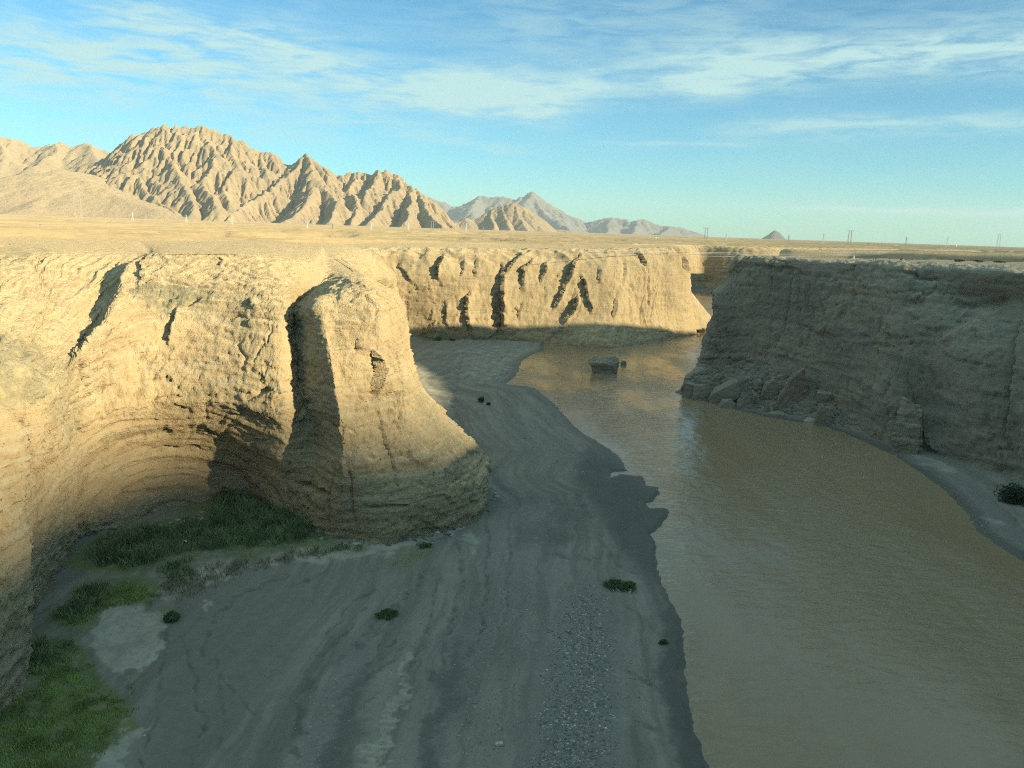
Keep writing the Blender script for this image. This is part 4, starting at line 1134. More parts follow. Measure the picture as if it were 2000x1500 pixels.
# ------------------------------------------------------------------ the air: one even box of pale haze round camera and scene
def build_haze():
    m = bpy.data.materials.new('haze_air')
    m.use_nodes = True
    m.cycles.volume_sampling = 'DISTANCE'
    m.cycles.homogeneous_volume = True
    g = NT(m.node_tree)
    out = g.n('ShaderNodeOutputMaterial')
    v = g.n('ShaderNodeVolumePrincipled')
    v.inputs['Color'].default_value = (0.86, 0.95, 1.0, 1)
    v.inputs['Density'].default_value = 3.8e-5
    v.inputs['Anisotropy'].default_value = 0.0
    g.put(out.inputs['Volume'], v.outputs[0])
    x0, x1, y0, y1, z0, z1 = -21500, 21500, -21500, 21500, -20, 900
    V = [(x, y, z) for z in (z0, z1) for y in (y0, y1) for x in (x0, x1)]
    Q = [(0, 2, 3, 1), (4, 5, 7, 6), (0, 1, 5, 4), (2, 6, 7, 3), (0, 4, 6, 2), (1, 3, 7, 5)]
    o = raw_mesh('haze', V, Q, m, False)
    o['kind'] = 'stuff'


build_haze()
#DETAILS
# ------------------------------------------------------------------ helpers for things
rnd = random.Random(11)


def bedz(x, y):
    return float(bed_height(np.array([[x]], float), np.array([[y]], float))[0][0, 0])


def on_bed(px, py):
    p = PZ(px, py, 0.6)
    for _ in range(3):
        p = PZ(px, py, bedz(p[0], p[1]))
    return p


def on_plain(px, Y):
    x = PY(px, 470, Y)[0]
    return np.array([x, Y, float(plain_z(np.array([x], float), np.array([Y], float))[0])])


def flat_mat(name, col, rough=0.8, var=0.0, scale=2.0, spec=0.2):
    m, g, b = principled(name)
    b.inputs['Roughness'].default_value = rough
    b.inputs['Specular IOR Level'].default_value = spec
    if var:
        pos = g.n('ShaderNodeNewGeometry').outputs['Position']
        n = g.noise(pos, scale, 4, 0.65)
        g.put(b.inputs['Base Color'], g.mix(g.smooth(n, 0.35, 0.65), tuple(c * (1 - var) for c in col), tuple(c * (1 + var) for c in col)))
    else:
        b.inputs['Base Color'].default_value = tuple(col) + (1,)
    return m


def empty(name, loc, rz=0.0):
    o = bpy.data.objects.new(name, None)
    COL.objects.link(o)
    o.location = tuple(loc)
    o.rotation_euler = (0, 0, rz)
    o.empty_display_size = 0.3
    return o


def bm_obj(name, bm, mat, parent=None, smooth=False):
    me = bpy.data.meshes.new(name)
    bm.to_mesh(me)
    bm.free()
    if smooth:
        me.polygons.foreach_set('use_smooth', np.ones(len(me.polygons), bool))
    me.materials.append(mat)
    o = bpy.data.objects.new(name, me)
    COL.objects.link(o)
    if parent is not None:
        o.parent = parent
    return o


def add_bar(bm, a, b, r, n=4):
    a, b = Vector(a), Vector(b)
    d = (b - a)
    m = Matrix.Translation((a + b) / 2) @ d.to_track_quat('Z', 'Y').to_matrix().to_4x4()
    bmesh.ops.create_cone(bm, cap_ends=True, segments=n, radius1=r, radius2=r, depth=d.length, matrix=m)


def add_box(bm, c, s, rz=0.0):
    bmesh.ops.create_cube(bm, size=1.0, matrix=Matrix.Translation(c) @ Matrix.Rotation(rz, 4, 'Z') @ Matrix.Diagonal((s[0], s[1], s[2], 1)))


def hull_rock(points, rough, seed, cuts=3, freq=0.7):
    bm = bmesh.new()
    for p in points:
        bm.verts.new(p)
    r = bmesh.ops.convex_hull(bm, input=bm.verts)
    inner = list({e for e in list(r['geom_interior']) + list(r['geom_unused']) if isinstance(e, bmesh.types.BMVert)})
    if inner:
        bmesh.ops.delete(bm, geom=inner, context='VERTS')
    bmesh.ops.triangulate(bm, faces=bm.faces)
    for _ in range(cuts):
        bmesh.ops.subdivide_edges(bm, edges=bm.edges, cuts=1, use_grid_fill=True)
        if len(bm.verts) > 2600:
            break
    bm.normal_update()
    co = np.array([v.co for v in bm.verts])
    no = np.array([v.normal for v in bm.verts])
    q = co * freq + seed * 3.1
    d = rough * (0.8 * fbm(q[:, 0], q[:, 1], q[:, 2], 4, gain=0.6) + 0.5 * np.tanh(3 * perlin(q[:, 0] * 0.3, q[:, 1] * 0.3, q[:, 2] * 2.4)))
    co = co + no * d[:, None]
    for v, c in zip(bm.verts, co):
        v.co = c
    return bm


def box_points(w, dp, h, seed, n=16, taper=0.8):
    r = random.Random(seed)
    pts = []
    for i in range(n):
        a, b, c = r.uniform(-1, 1), r.uniform(-1, 1), r.uniform(-0.35, 1)
        k = max(abs(a), abs(b), abs(c))
        a, b, c = (q / k * r.uniform(0.8, 1.0) for q in (a, b, c))
        t = 1 - (1 - taper) * max(c, 0)
        pts.append((a * w / 2 * t, b * dp / 2 * t, c * h))
    return pts


M_boulder = rock_material('boulder_rock', (0.30, 0.26, 0.195), (0.23, 0.205, 0.155), (0.275, 0.25, 0.20), 2.0, 0.8)
M_redrock = rock_material('reddish_rock', (0.315, 0.25, 0.18), (0.25, 0.20, 0.145), (0.285, 0.24, 0.18), 2.0, 0.8)
M_pale = rock_material('pale_rock', (0.46, 0.43, 0.35), (0.36, 0.34, 0.28), (0.42, 0.40, 0.33), 3.0, 0.6)
M_leaf = flat_mat('bush_leaf', (0.085, 0.145, 0.055), 0.7, 0.35, 3.0)
M_darkleaf = flat_mat('dark_leaf', (0.055, 0.08, 0.04), 0.7, 0.35, 3.0)
M_dryleaf = flat_mat('dry_leaf', (0.16, 0.13, 0.07), 0.8, 0.35, 3.0)
M_stem = flat_mat('woody_stem', (0.14, 0.10, 0.06), 0.9, 0.2)
M_steel = flat_mat('pylon_steel', (0.62, 0.63, 0.60), 0.5, 0.0)
M_tanst = flat_mat('tan_pylon_steel', (0.52, 0.50, 0.42), 0.6)  # tan close to the foothill colour, which keeps the pylon faint
M_grey_steel = flat_mat('grey_pylon_steel', (0.34, 0.36, 0.36), 0.5, 0.0)
M_white = flat_mat('white_paint', (0.78, 0.78, 0.74), 0.6, 0.06)
M_dkroof = flat_mat('dark_roof', (0.10, 0.10, 0.11), 0.8, 0.1)
M_wire = flat_mat('wire_metal', (0.55, 0.56, 0.55), 0.45)

# ------------------------------------------------------------------ sand slope, rubble bank
C = ctrl([
    [(1272, 580, 298), (1284, 612, 299), (1300, 642, 301), (1306, 662, 301)],
    [(1290, 552, 300.5), (1312, 592, 304), (1350, 642, 312), (1358, 662, 312)],
    [(1318, 556, 305), (1340, 592, 312), (1380, 641, 322), (1388, 662, 322)],
    [(1342, 562, 318), (1362, 586, 324), (1396, 634, 333), (1404, 660, 333)],
    [('w', 76, 345, 17), ('w', 84, 342, 9), ('w', 93, 338, 0.5), ('w', 94, 338, -3)],
])[:, ::-1]
A = catmull(C, [14, 14, 14, 10])
B = catmull(np.swapaxes(A, 0, 1), [6, 30, 30])
N = normals(B)
B = B + N * (0.25 * fbm(B[..., 0] * 0.25, B[..., 1] * 0.25, B[..., 2] * 0.25, 4))[..., None]
M_sand = flat_mat('loose_sand', (0.40, 0.315, 0.19), 0.95, 0.12, 0.5)
structure(grid_mesh('sand_slope', B, M_sand))

C = ctrl([
    [('w', 46, 200, -1.5), ('w', 47, 200, 0.5), ('w', 50, 200, 2.5), ('w', 58, 199, 3)],
    [(1334, 800, 183.5), (1336, 776, 184.6), (1345, 742, 187), (1380, 726, 192)],
    [(1400, 815, 178.5), (1398, 796, 180), (1405, 752, 184), (1412, 716, 189)],
    [(1470, 822, 171.5), (1470, 804, 173), (1472, 752, 180), (1478, 704, 188)],
    [(1530, 840, 166), (1530, 818, 168), (1535, 772, 174), (1540, 720, 181)],
    [(1590, 850, 161), (1592, 829, 162.5), (1600, 796, 166), (1602, 762, 171)],
    [(1640, 862, 156), (1644, 843, 157.5), (1650, 825, 160), (1650, 800, 166)],
    [('w', 74, 150, -0.5), ('w', 75, 151, 0.6), ('w', 76, 152, 1.2), ('w', 80, 154, 1.5)],
])
A = catmull(C, [16, 40, 44, 40, 40, 34, 10])
B = catmull(np.swapaxes(A, 0, 1), [6, 46, 46])
N = normals(B)
x, y, z = B[..., 0], B[..., 1], B[..., 2]
d = 0.75 * fbm(x * 0.28, y * 0.28, z * 0.28, 4, gain=0.6) + 0.35 * (ridged(x * 0.6, y * 0.6, z * 0.6, 3) - 0.6)
B = B + N * (d * np.linspace(0.2, 1, B.shape[0])[:, None])[..., None]
structure(grid_mesh('rubble_bank', B, M_boulder))


def rubble_stones():
    """loose stones on the rubble bank, joined as one"""
    r = np.random.RandomState(5)
    ico = bmesh.new()
    bmesh.ops.create_icosphere(ico, subdivisions=1, radius=1.0)
    V0 = np.array([v.co for v in ico.verts])
    F0 = np.array([[v.index for v in f.verts] for f in ico.faces])
    ico.free()
    Vs, Fs = [], []
    nv, nu = B.shape[:2]
    for i in range(620):
        a, b = r.randint(8, nv - 1), r.randint(10, nu - 8)
        s = 0.18 + 0.75 * r.rand() ** 4
        v = V0 * (s * r.uniform(0.6, 1.2, 3)) * r.uniform(0.75, 1.2, (len(V0), 1))
        Vs.append(v + B[a, b] + N[a, b] * s * 0.2)
        Fs.append(F0 + len(V0) * i)
    o = raw_mesh('rubble', np.concatenate(Vs), np.concatenate(Fs), M_boulder, False)
    o['kind'] = 'stuff'


rubble_stones()


def rock_thing(px, py, wpx, hpx, depth, seed, label, name='fallen_rock', mat=None, tilt=0.0, taper=0.75, z0=0.3, group=None, rough=0.25, cat='rock', base=None, lean=0.0):
    p = PZ(px, py, z0) if base is None else PY(px, py, base)
    k = np.linalg.norm(p - CAM) / F
    w, h = wpx * k, hpx * k
    bm = hull_rock(box_points(w, depth, h, seed, 18, taper), rough * min(w, h) * 0.18, seed)
    o = bm_obj(name, bm, mat or M_boulder)
    o.location = tuple(p + np.array([0, depth * 0.2, 0]))
    o.rotation_euler = (lean, tilt, rnd.uniform(-0.15, 0.15) + math.atan2(-p[0], p[1]))
    return tag(o, label, cat, group)


GR = 'rocks fallen from the shaded cliff'
rock_thing(1352, 780, 36, 40, 5.0, 1, 'dark blocky rock at the very tip of the fallen rubble, water on three sides', group=GR, base=184.0)
rock_thing(1372, 786, 58, 34, 4.5, 2, 'layered dark slab sloping into the water beside the tip of the rubble', group=GR, tilt=-0.35, base=181.5)
rock_thing(1424, 778, 88, 30, 5.0, 23, 'longest fallen slab, lying diagonally from the water up to the cliff', group=GR, tilt=-0.55, base=178.5)
rock_thing(1458, 799, 40, 42, 4.5, 4, 'triangular grey rock upright at the waterline below the long diagonal slab', group=GR, taper=0.3, base=173.5)
rock_thing(1424, 801, 46, 20, 3.5, 5, 'low wedge rock in the water in front of the long diagonal slab', group=GR, taper=0.5, base=173.8)
rock_thing(1482, 778, 26, 36, 4.0, 6, 'dark rock wedged behind the triangular waterline rock', group=GR, base=178.0)
rock_thing(1506, 783, 34, 44, 4.5, 7, 'cracked reddish brown block in the middle of the rubble', group=GR, mat=M_redrock, base=174.5)
rock_thing(1548, 788, 54, 78, 6.0, 8, 'tallest boulder of the rubble, reddish and leaning against the cliff', group=GR, mat=M_redrock, tilt=0.25, taper=0.45, base=171.0)
rock_thing(1512, 818, 50, 14, 3.0, 9, 'flat low rock ledge just above the water at the front of the rubble', group=GR, base=166.5)
rock_thing(1498, 803, 14, 16, 1.6, 10, 'small pointed stone standing on the waterline left of the flat ledge', group=GR, taper=0.3, base=169.5)
rock_thing(1608, 830, 34, 34, 3.5, 11, 'light brown boulder at the right end of the rubble beside the gravel shelf', group=GR, mat=M_redrock, taper=0.55, base=160.0)
rock_thing(1586, 832, 32, 14, 2.0, 12, 'pale low rock in the water just left of the light brown end boulder', group=GR, mat=M_pale, base=161.0)
rock_thing(1612, 788, 40, 22, 3.0, 13, 'squarish rock high on the rubble slope under the shaded cliff, near its right end', group=GR, base=167.0)
rock_thing(1400, 752, 40, 18, 3.5, 14, 'flat slab lying high on the rubble at the left below the cliff tip', group=GR, tilt=-0.2, base=187.0)
rock_thing(1574, 802, 22, 16, 2.2, 15, 'small dark rock on the rubble between the tallest boulder and the pale low rock', group=GR, base=168.0)
# leaning pillar of rock against the shaded cliff
p = PY(1768, 884, 140.0)
bm = hull_rock([(-2.5, -1.0, -1.0), (2.0, -1.5, -1.0), (2.3, 1.6, -1.0), (-2.4, 1.6, -1.0), (-1.9, -0.5, 9.0), (-0.9, -0.9, 10.2), (0.1, -0.6, 9.7), (1.5, -0.2, 8.3), (1.9, 2.0, 9.2), (-1.9, 2.0, 10.4), (2.4, -0.9, 3.4), (-2.4, -1.2, 4.2), (1.7, -1.3, 6.4), (-0.4, -1.7, 2.0)], 0.45, 31, 4, 0.6)
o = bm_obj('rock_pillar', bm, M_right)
o.location = tuple(p)
o.rotation_euler = (-0.10, 0.0, -0.45)
tag(o, 'square brown rock pillar leaning on the foot of the shaded cliff', 'rock')

# boulders standing in the river
p = PZ(1180, 729, 0.0)
pts = [(-2.6, -1.6, -1.2), (2.6, -2.0, -1.2), (3.4, 1.5, -1.2), (-2.2, 2.0, -1.2), (-4.5, -1.8, 2.9), (-4.6, 0.4, 3.5), (-3.2, 2.8, 3.6), (-1.2, -2.7, 3.0), (1.9, -2.6, 2.7),
       (4.0, -0.9, 3.0), (4.6, 1.4, 3.9), (3.4, 3.0, 4.4), (-3.9, -2.0, 1.4), (-3.0, -2.2, 0.5), (3.2, -2.3, 0.4), (4.2, 0.0, 0.7), (0.6, 3.0, 4.0), (2.4, 1.8, 4.3), (-1.0, 0.5, 3.6), (4.4, -0.2, 1.9)]
o = bm_obj('boulder', hull_rock(pts, 0.34, 41, 4, 0.55), M_boulder)
o.location = tuple(p + np.array([0, 1.8, 0]))
o.rotation_euler = (0, 0, 0.06)
tag(o, 'big flat topped grey boulder standing alone in the river', 'boulder')
rock_thing(1218, 713, 14, 9, 2.0, 17, 'small dark round stone in the water just right of the big river boulder', name='boulder', z0=0.0, taper=0.6, cat='boulder')
p = on_bed(852, 1058)
o = bm_obj('rock', hull_rock(box_points(1.7, 1.6, 1.3, 51, 16, 0.7), 0.12, 51), M_pale)
o.location = tuple(p)
tag(o, 'pale rounded rock on the sand in front of the headland foot', 'rock')
p = on_bed(975, 1455)
bm = bmesh.new()
add_box(bm, (0, 0, 0.08), (0.62, 0.42, 0.22), 0.2)
bmesh.ops.bevel(bm, geom=bm.edges[:], offset=0.05, segments=2, affect='EDGES')
o = bm_obj('concrete_block', bm, M_pale)
o.location = tuple(p)
tag(o, 'small pale square block lying alone on the gravel near the bottom edge', 'block')


# ------------------------------------------------------------------ bushes
def leaf_quads(C, S, r, flat=0.5):
    n = len(C)
    a = r.normal(size=(n, 3))
    a /= np.linalg.norm(a, axis=1)[:, None]
    b = np.cross(a, r.normal(size=(n, 3)))
    b /= np.linalg.norm(b, axis=1)[:, None]
    a, b = a * S[:, None], b * S[:, None] * flat
    V = np.stack([C - a, C - b * 0.9, C + a, C + b], 1).reshape(-1, 3)
    return V, np.arange(4 * n).reshape(n, 4)


def bush(p, w, dp, h, n, label, seed, mat=None, group=None, spiky=0.0, name='bush', leaf=0.09):
    r = np.random.RandomState(seed)
    t = empty(name, p)
    tag(t, label, 'bush', group)
    nl = max(5, int(w * 3.2))
    cx = r.uniform(-0.5, 0.5, nl) * w * 0.78
    cy = r.uniform(-0.5, 0.5, nl) * dp * 0.78
    ch = h * (0.55 + 0.45 * r.rand(nl)) * np.sqrt(np.clip(1 - (cx / (w * 0.55)) ** 2, 0.15, 1))
    k = r.randint(0, nl, n)
    q = r.normal(size=(n, 3))
    q /= np.linalg.norm(q, axis=1)[:, None]
    q *= r.rand(n, 1) ** 0.4
    rad = w * 0.16 + 0.12
    P = np.stack([cx[k] + q[:, 0] * rad, cy[k] + q[:, 1] * rad, np.abs(ch[k] * (0.55 + 0.45 * q[:, 2]))], 1)
    V, Q = leaf_quads(P, leaf * r.uniform(0.6, 1.5, n), r)
    fo = raw_mesh('foliage', V, Q, mat or M_leaf, False)
    fo.parent = t
    bm = bmesh.new()
    for i in range(min(nl, 14)):
        add_bar(bm, (cx[i] * 0.25, cy[i] * 0.25, -0.1), (cx[i], cy[i], ch[i] * 0.8), 0.02 + 0.006 * h, 4)
    bm_obj('stem', bm, M_stem, t)
    return t


bush(on_bed(1211, 1149), 3.6, 1.7, 1.15, 2600, 'green bush on the sandbar with white litter caught along its front', 61)
bush(on_bed(757, 1205), 2.3, 1.2, 0.85, 1700, 'round green bush alone on the dark sand left of the gravel', 62)
bush(on_bed(942, 786), 1.9, 1.2, 1.7, 800, 'taller of two dark shrubs on the grey sand flat beside the river', 63, M_darkleaf, leaf=0.11)
bush(on_bed(954, 791), 1.7, 1.0, 0.8, 600, 'flatter of two dark shrubs on the grey sand flat beside the river', 64, M_darkleaf, leaf=0.11)
bush(on_bed(857, 665), 3.4, 2.0, 1.7, 900, 'larger of two green bushes at the foot of the sunlit bend cliff', 65, leaf=0.14)
bush(on_bed(884, 665), 3.0, 1.6, 1.0, 700, 'smaller of two green bushes at the foot of the sunlit bend cliff', 66, leaf=0.14)
bush(on_bed(1296, 1256), 1.0, 0.6, 0.35, 300, 'tiny dark plant on the sand near the wet river edge', 67, M_darkleaf, leaf=0.07)
bush(on_bed(835, 1070), 1.9, 1.0, 0.7, 500, 'low green plant on the sand below the pale rounded rock', 68)
bush(on_bed(335, 1212), 1.8, 1.0, 1.1, 900, 'green reedy clump standing at the edge of the cracked pale mud', 69, leaf=0.12)
bush(PY(1990, 992, 113.0) + np.array([0, 0, 0.2]), 7.5, 4.0, 4.6, 5200, 'big dark bush on the gravel shelf under the shaded cliff, at the right edge', 70, M_darkleaf, leaf=0.16)
bush(PY(1378, 651, 316.0), 5.5, 3, 3.0, 700, 'dark thorny shrub at the water below the sandy slope, left one', 71, M_dryleaf, 'shrubs below the sandy slope', leaf=0.2)
bush(PY(1366, 650, 311.0), 3.5, 2, 2.0, 450, 'dry brown shrub wedged between the bend cliff foot and the sandy slope', 72, M_dryleaf, leaf=0.2)
bush(PY(1391, 652, 322.0), 4.5, 3, 2.4, 600, 'dark thorny shrub at the water below the sandy slope, right one by the shaded cliff', 73, M_darkleaf, 'shrubs below the sandy slope', leaf=0.2)
for i, (px, Y, w, lab) in enumerate([(1880, 190, 2.6, 'left of three low dark shrubs on the flat top of the shaded promontory'), (1918, 186, 2.2, 'middle of three low dark shrubs on the flat top of the shaded promontory'), (1958, 184, 3.2, 'right and widest of three low dark shrubs on the flat top of the shaded promontory')]):
    bush(on_plain(px, Y) + np.array([0, 0, 0.15]), w, 1.6, 0.6, 350, lab, 80 + i, M_darkleaf, 'shrubs on the promontory top', leaf=0.12)


# ------------------------------------------------------------------ grass, reeds, gravel (nobody could count them)
def scatter_poly(poly, n, r, soft=0.0):
    """random ground points inside a picture polygon, spread evenly over the ground"""
    W = np.array([on_fast(*q) for q in poly])
    x0, y0 = W.min(0)
    x1, y1 = W.max(0)
    out = []
    while len(out) < n:
        x, y = r.uniform(x0, x1, n * 2), r.uniform(y0, y1, n * 2)
        wob = soft * fbm(x * 0.5, y * 0.5, 0 * x + 3, 3)
        k = sdf(x, y, W) + wob < 0
        out += list(zip(x[k], y[k]))
    return np.array(out[:n])


def on_fast(px, py):
    return PZ(px, py, 1.0)[:2]


def blades(name, specs, mat, label_kind='stuff'):
    Vs, Qs, base = [], [], 0
    r = np.random.RandomState(17)
    for poly, n, h, w, soft in specs:
        xy = scatter_poly(poly, n, r, soft)
        cl = fbm(xy[:, 0] * 0.6, xy[:, 1] * 0.6, 0 * xy[:, 0], 3)
        W_ = np.array([on_fast(*q) for q in poly])
        ed = -sdf(xy[:, 0], xy[:, 1], W_)
        keep = (cl + r.uniform(-0.5, 0.5, len(xy)) > -0.18) & (sstep(ed + 0.9 * cl, -0.6, 2.6) > r.rand(len(xy)))
        xy, cl = xy[keep], cl[keep]
        z = bed_height(xy[:, 0], xy[:, 1])[0]
        m = len(xy)
        a = r.uniform(0, 2 * math.pi, m)
        hh = h * r.uniform(0.5, 1.25, m) * (1 + 0.5 * np.clip(cl, -0.6, 0.8))
        lean = r.normal(size=(m, 2)) * 0.28 * hh[:, None]
        dx, dy = np.cos(a) * w, np.sin(a) * w
        P0 = np.stack([xy[:, 0] - dx, xy[:, 1] - dy, z - 0.03], 1)
        P1 = np.stack([xy[:, 0] + dx, xy[:, 1] + dy, z - 0.03], 1)
        P2 = np.stack([xy[:, 0] + lean[:, 0] * 0.4 + dx * 0.7, xy[:, 1] + lean[:, 1] * 0.4 + dy * 0.7, z + hh * 0.6], 1)
        P3 = np.stack([xy[:, 0] + lean[:, 0], xy[:, 1] + lean[:, 1], z + hh], 1)
        Vs.append(np.stack([P0, P1, P2, P3], 1).reshape(-1, 3))
        Qs.append(np.arange(4 * m).reshape(m, 4) + base)
        base += 4 * m
    o = raw_mesh(name, np.concatenate(Vs), np.concatenate(Qs), mat, False)
    o['kind'] = 'stuff'
    return o


GP = [q[0] for q in ZP['green']]
M_reed = flat_mat('reed_leaf', (0.20, 0.25, 0.11), 0.75, 0.4, 0.4)
M_grass = flat_mat('grass_leaf', (0.29, 0.36, 0.10), 0.75, 0.35, 0.35)
M_dry = flat_mat('dry_reed', (0.30, 0.27, 0.17), 0.85, 0.3, 0.8)
blades('reeds', [
    ([(150, 1100), (215, 1055), (300, 1038), (395, 1020), (420, 975), (480, 978), (560, 1008), (645, 1042), (630, 1056), (560, 1068), (470, 1078), (400, 1080), (330, 1098), (270, 1122), (200, 1118)], 15000, 1.15, 0.035, 1.2),
    ([(400, 980), (480, 975), (560, 1005), (640, 1040), (560, 1045), (470, 1020)], 5200, 1.5, 0.04, 0.6),
    ([(110, 1210), (150, 1160), (220, 1140), (220, 1165), (150, 1225)], 2600, 0.9, 0.035, 0.8),
    ([(300, 1110), (375, 1095), (380, 1140), (330, 1160)], 1800, 0.8, 0.03, 1.0),
    ([(0, 1290), (60, 1262), (140, 1258), (130, 1300), (60, 1330)], 2600, 0.8, 0.03, 1.0),
    ([(590, 1072), (720, 1062), (700, 1076), (600, 1086)], 1400, 0.7, 0.03, 0.5),
    ([(720, 1105), (850, 1062), (850, 1082), (740, 1125)], 500, 0.35, 0.025, 1.0),
    ([(820, 660), (890, 655), (900, 662), (830, 668)], 900, 0.5, 0.06, 1.0),
], M_reed)
blades('grass', [
    (GP[1], 7000, 0.28, 0.03, 1.2),
    (GP[2], 24000, 0.34, 0.03, 1.5),
    ([(230, 1350), (260, 1330), (270, 1400), (235, 1420)], 700, 0.3, 0.03, 1.0),
    ([(230, 1150), (330, 1140), (300, 1185), (200, 1205)], 4000, 0.35, 0.03, 1.2),
], M_grass)
blades('dry_grass', [
    ([(300, 1150), (390, 1105), (560, 1078), (700, 1072), (520, 1112), (400, 1160), (340, 1190)], 5200, 0.55, 0.028, 1.2),
    ([(200, 1105), (330, 1060), (420, 1065), (330, 1090)], 1800, 0.9, 0.03, 0.8),
], M_dry)


def gravel():
    r = np.random.RandomState(23)
    ico = bmesh.new()
    bmesh.ops.create_icosphere(ico, subdivisions=1, radius=1.0)
    V0 = np.array([v.co for v in ico.verts])
    V0[:, 2] *= 0.55
    F0 = np.array([[v.index for v in f.verts] for f in ico.faces])
    ico.free()
    xs = []
    for poly, n, s0, s1, soft in [
        ([(1100, 1160), (1150, 1120), (1192, 1170), (1200, 1250), (1210, 1350), (1216, 1560), (1005, 1560), (1020, 1480), (1058, 1330), (1078, 1230)], 12000, 0.04, 0.135, 3.0),
        ([(760, 1100), (940, 1020), (1180, 960), (1270, 1060), (1330, 1560), (420, 1560), (620, 1200)], 6500, 0.022, 0.06, 2.0),
        ([(640, 1056), (760, 1046), (860, 1030), (940, 988), (962, 940), (985, 960), (950, 1010), (860, 1052), (760, 1070), (640, 1072)], 900, 0.05, 0.42, 0.8),
        ([(180, 1070), (320, 1015), (470, 975), (530, 995), (640, 1042), (640, 1060), (520, 1020), (320, 1045), (190, 1090)], 700, 0.05, 0.5, 0.8),
        ([(900, 1200), (1000, 1100), (1100, 1120), (1060, 1330), (1010, 1500), (860, 1560), (840, 1400)], 3200, 0.03, 0.08, 3.0),
        ([(1190, 1200), (1250, 1240), (1290, 1330), (1270, 1420), (1215, 1400)], 450, 0.035, 0.09, 2.0),
        ([(560, 1400), (690, 1220), (720, 1260), (660, 1560), (560, 1560)], 700, 0.03, 0.07, 3.0),
        ([(1000, 790), (1120, 855), (1180, 900), (1160, 940), (1040, 880), (950, 850)], 420, 0.08, 0.2, 3.0),
        ([(1270, 1050), (1280, 1100), (1300, 1150), (1290, 1160), (1262, 1100)], 160, 0.04, 0.1, 0.5),
        ([(1700, 872), (1800, 915), (1900, 970), (1985, 1060), (1990, 1085), (1900, 1020), (1800, 930)], 900, 0.06, 0.16, 1.5),
    ]:
        xy = scatter_poly(poly, n, r, soft)
        ed = -sdf(xy[:, 0], xy[:, 1], np.array([on_fast(*q) for q in poly])) + 1.6 * fbm(xy[:, 0] * 0.4, xy[:, 1] * 0.4, 0 * xy[:, 0], 3)
        xy = xy[sstep(ed, -0.8, 3.2) > r.rand(len(xy))]
        n = len(xy)
        s = s0 + (s1 - s0) * r.rand(n) ** 2.5
        xs.append(np.column_stack([xy, s]))
    A_ = np.concatenate(xs)
    z = bed_height(A_[:, 0], A_[:, 1])[0]
    n = len(A_)
    sc = A_[:, 2][:, None, None] * r.uniform(0.7, 1.3, (n, 1, 3))
    V = V0[None] * sc * r.uniform(0.8, 1.2, (n, len(V0), 1))
    c, s_ = np.cos(A_[:, 2] * 997), np.sin(A_[:, 2] * 997)
    V = np.stack([V[..., 0] * c[:, None] - V[..., 1] * s_[:, None], V[..., 0] * s_[:, None] + V[..., 1] * c[:, None], V[..., 2]], -1)
    V = V + np.stack([A_[:, 0], A_[:, 1], z], 1)[:, None, :]
    Fc = (F0[None] + (np.arange(n) * len(V0))[:, None, None]).reshape(-1, 3)
    tone = np.repeat(r.rand(n), len(V0))
    m, g, b = principled('river_pebbles')
    nd = g.n('ShaderNodeAttribute')
    nd.attribute_name = 'tone'
    g.put(b.inputs['Base Color'], g.ramp(nd.outputs['Fac'], [(0.0, (0.12, 0.115, 0.105)), (0.45, (0.205, 0.20, 0.18)), (0.80, (0.30, 0.295, 0.265)), (0.94, (0.46, 0.45, 0.40)), (1.0, (0.62, 0.61, 0.55))]))
    b.inputs['Roughness'].default_value = 0.7
    o = raw_mesh('gravel', V.reshape(-1, 3), Fc, m, False, {'tone': tone})
    o['kind'] = 'stuff'


gravel()


def scrub():
    """scattered low scrub and stones over the plain, joined as one"""
    r = np.random.RandomState(29)
    th = np.radians(r.uniform(-38, 36, 2600))
    rr = 115 * np.exp(r.rand(2600) * 2.0)
    x, y = rr * np.sin(th), rr * np.cos(th)
    k = (sdf(x, y, HOLE) > 3) & (fbm(x * 0.02, y * 0.02, 0 * x, 3) > -0.1)
    x, y = x[k], y[k]
    z = plain_z(x, y)
    Cs, Ss = [], []
    for i in range(len(x)):
        s = r.uniform(0.15, 0.45)
        m = 9
        q = r.normal(size=(m, 3)) * np.array([s, s, s * 0.4])
        Cs.append(np.array([x[i], y[i], z[i] + s * 0.4]) + np.abs(q) * np.array([1, 1, 1]) * np.sign(q + 1e-9) * np.array([1, 1, 0.6]))
        Ss.append(np.full(m, s * 0.55))
    V, Q = leaf_quads(np.concatenate(Cs), np.concatenate(Ss), r, 0.7)
    o = raw_mesh('scrub', V, Q, flat_mat('desert_scrub', (0.13, 0.115, 0.07), 0.9, 0.4, 0.4), False)
    o['kind'] = 'stuff'


scrub()

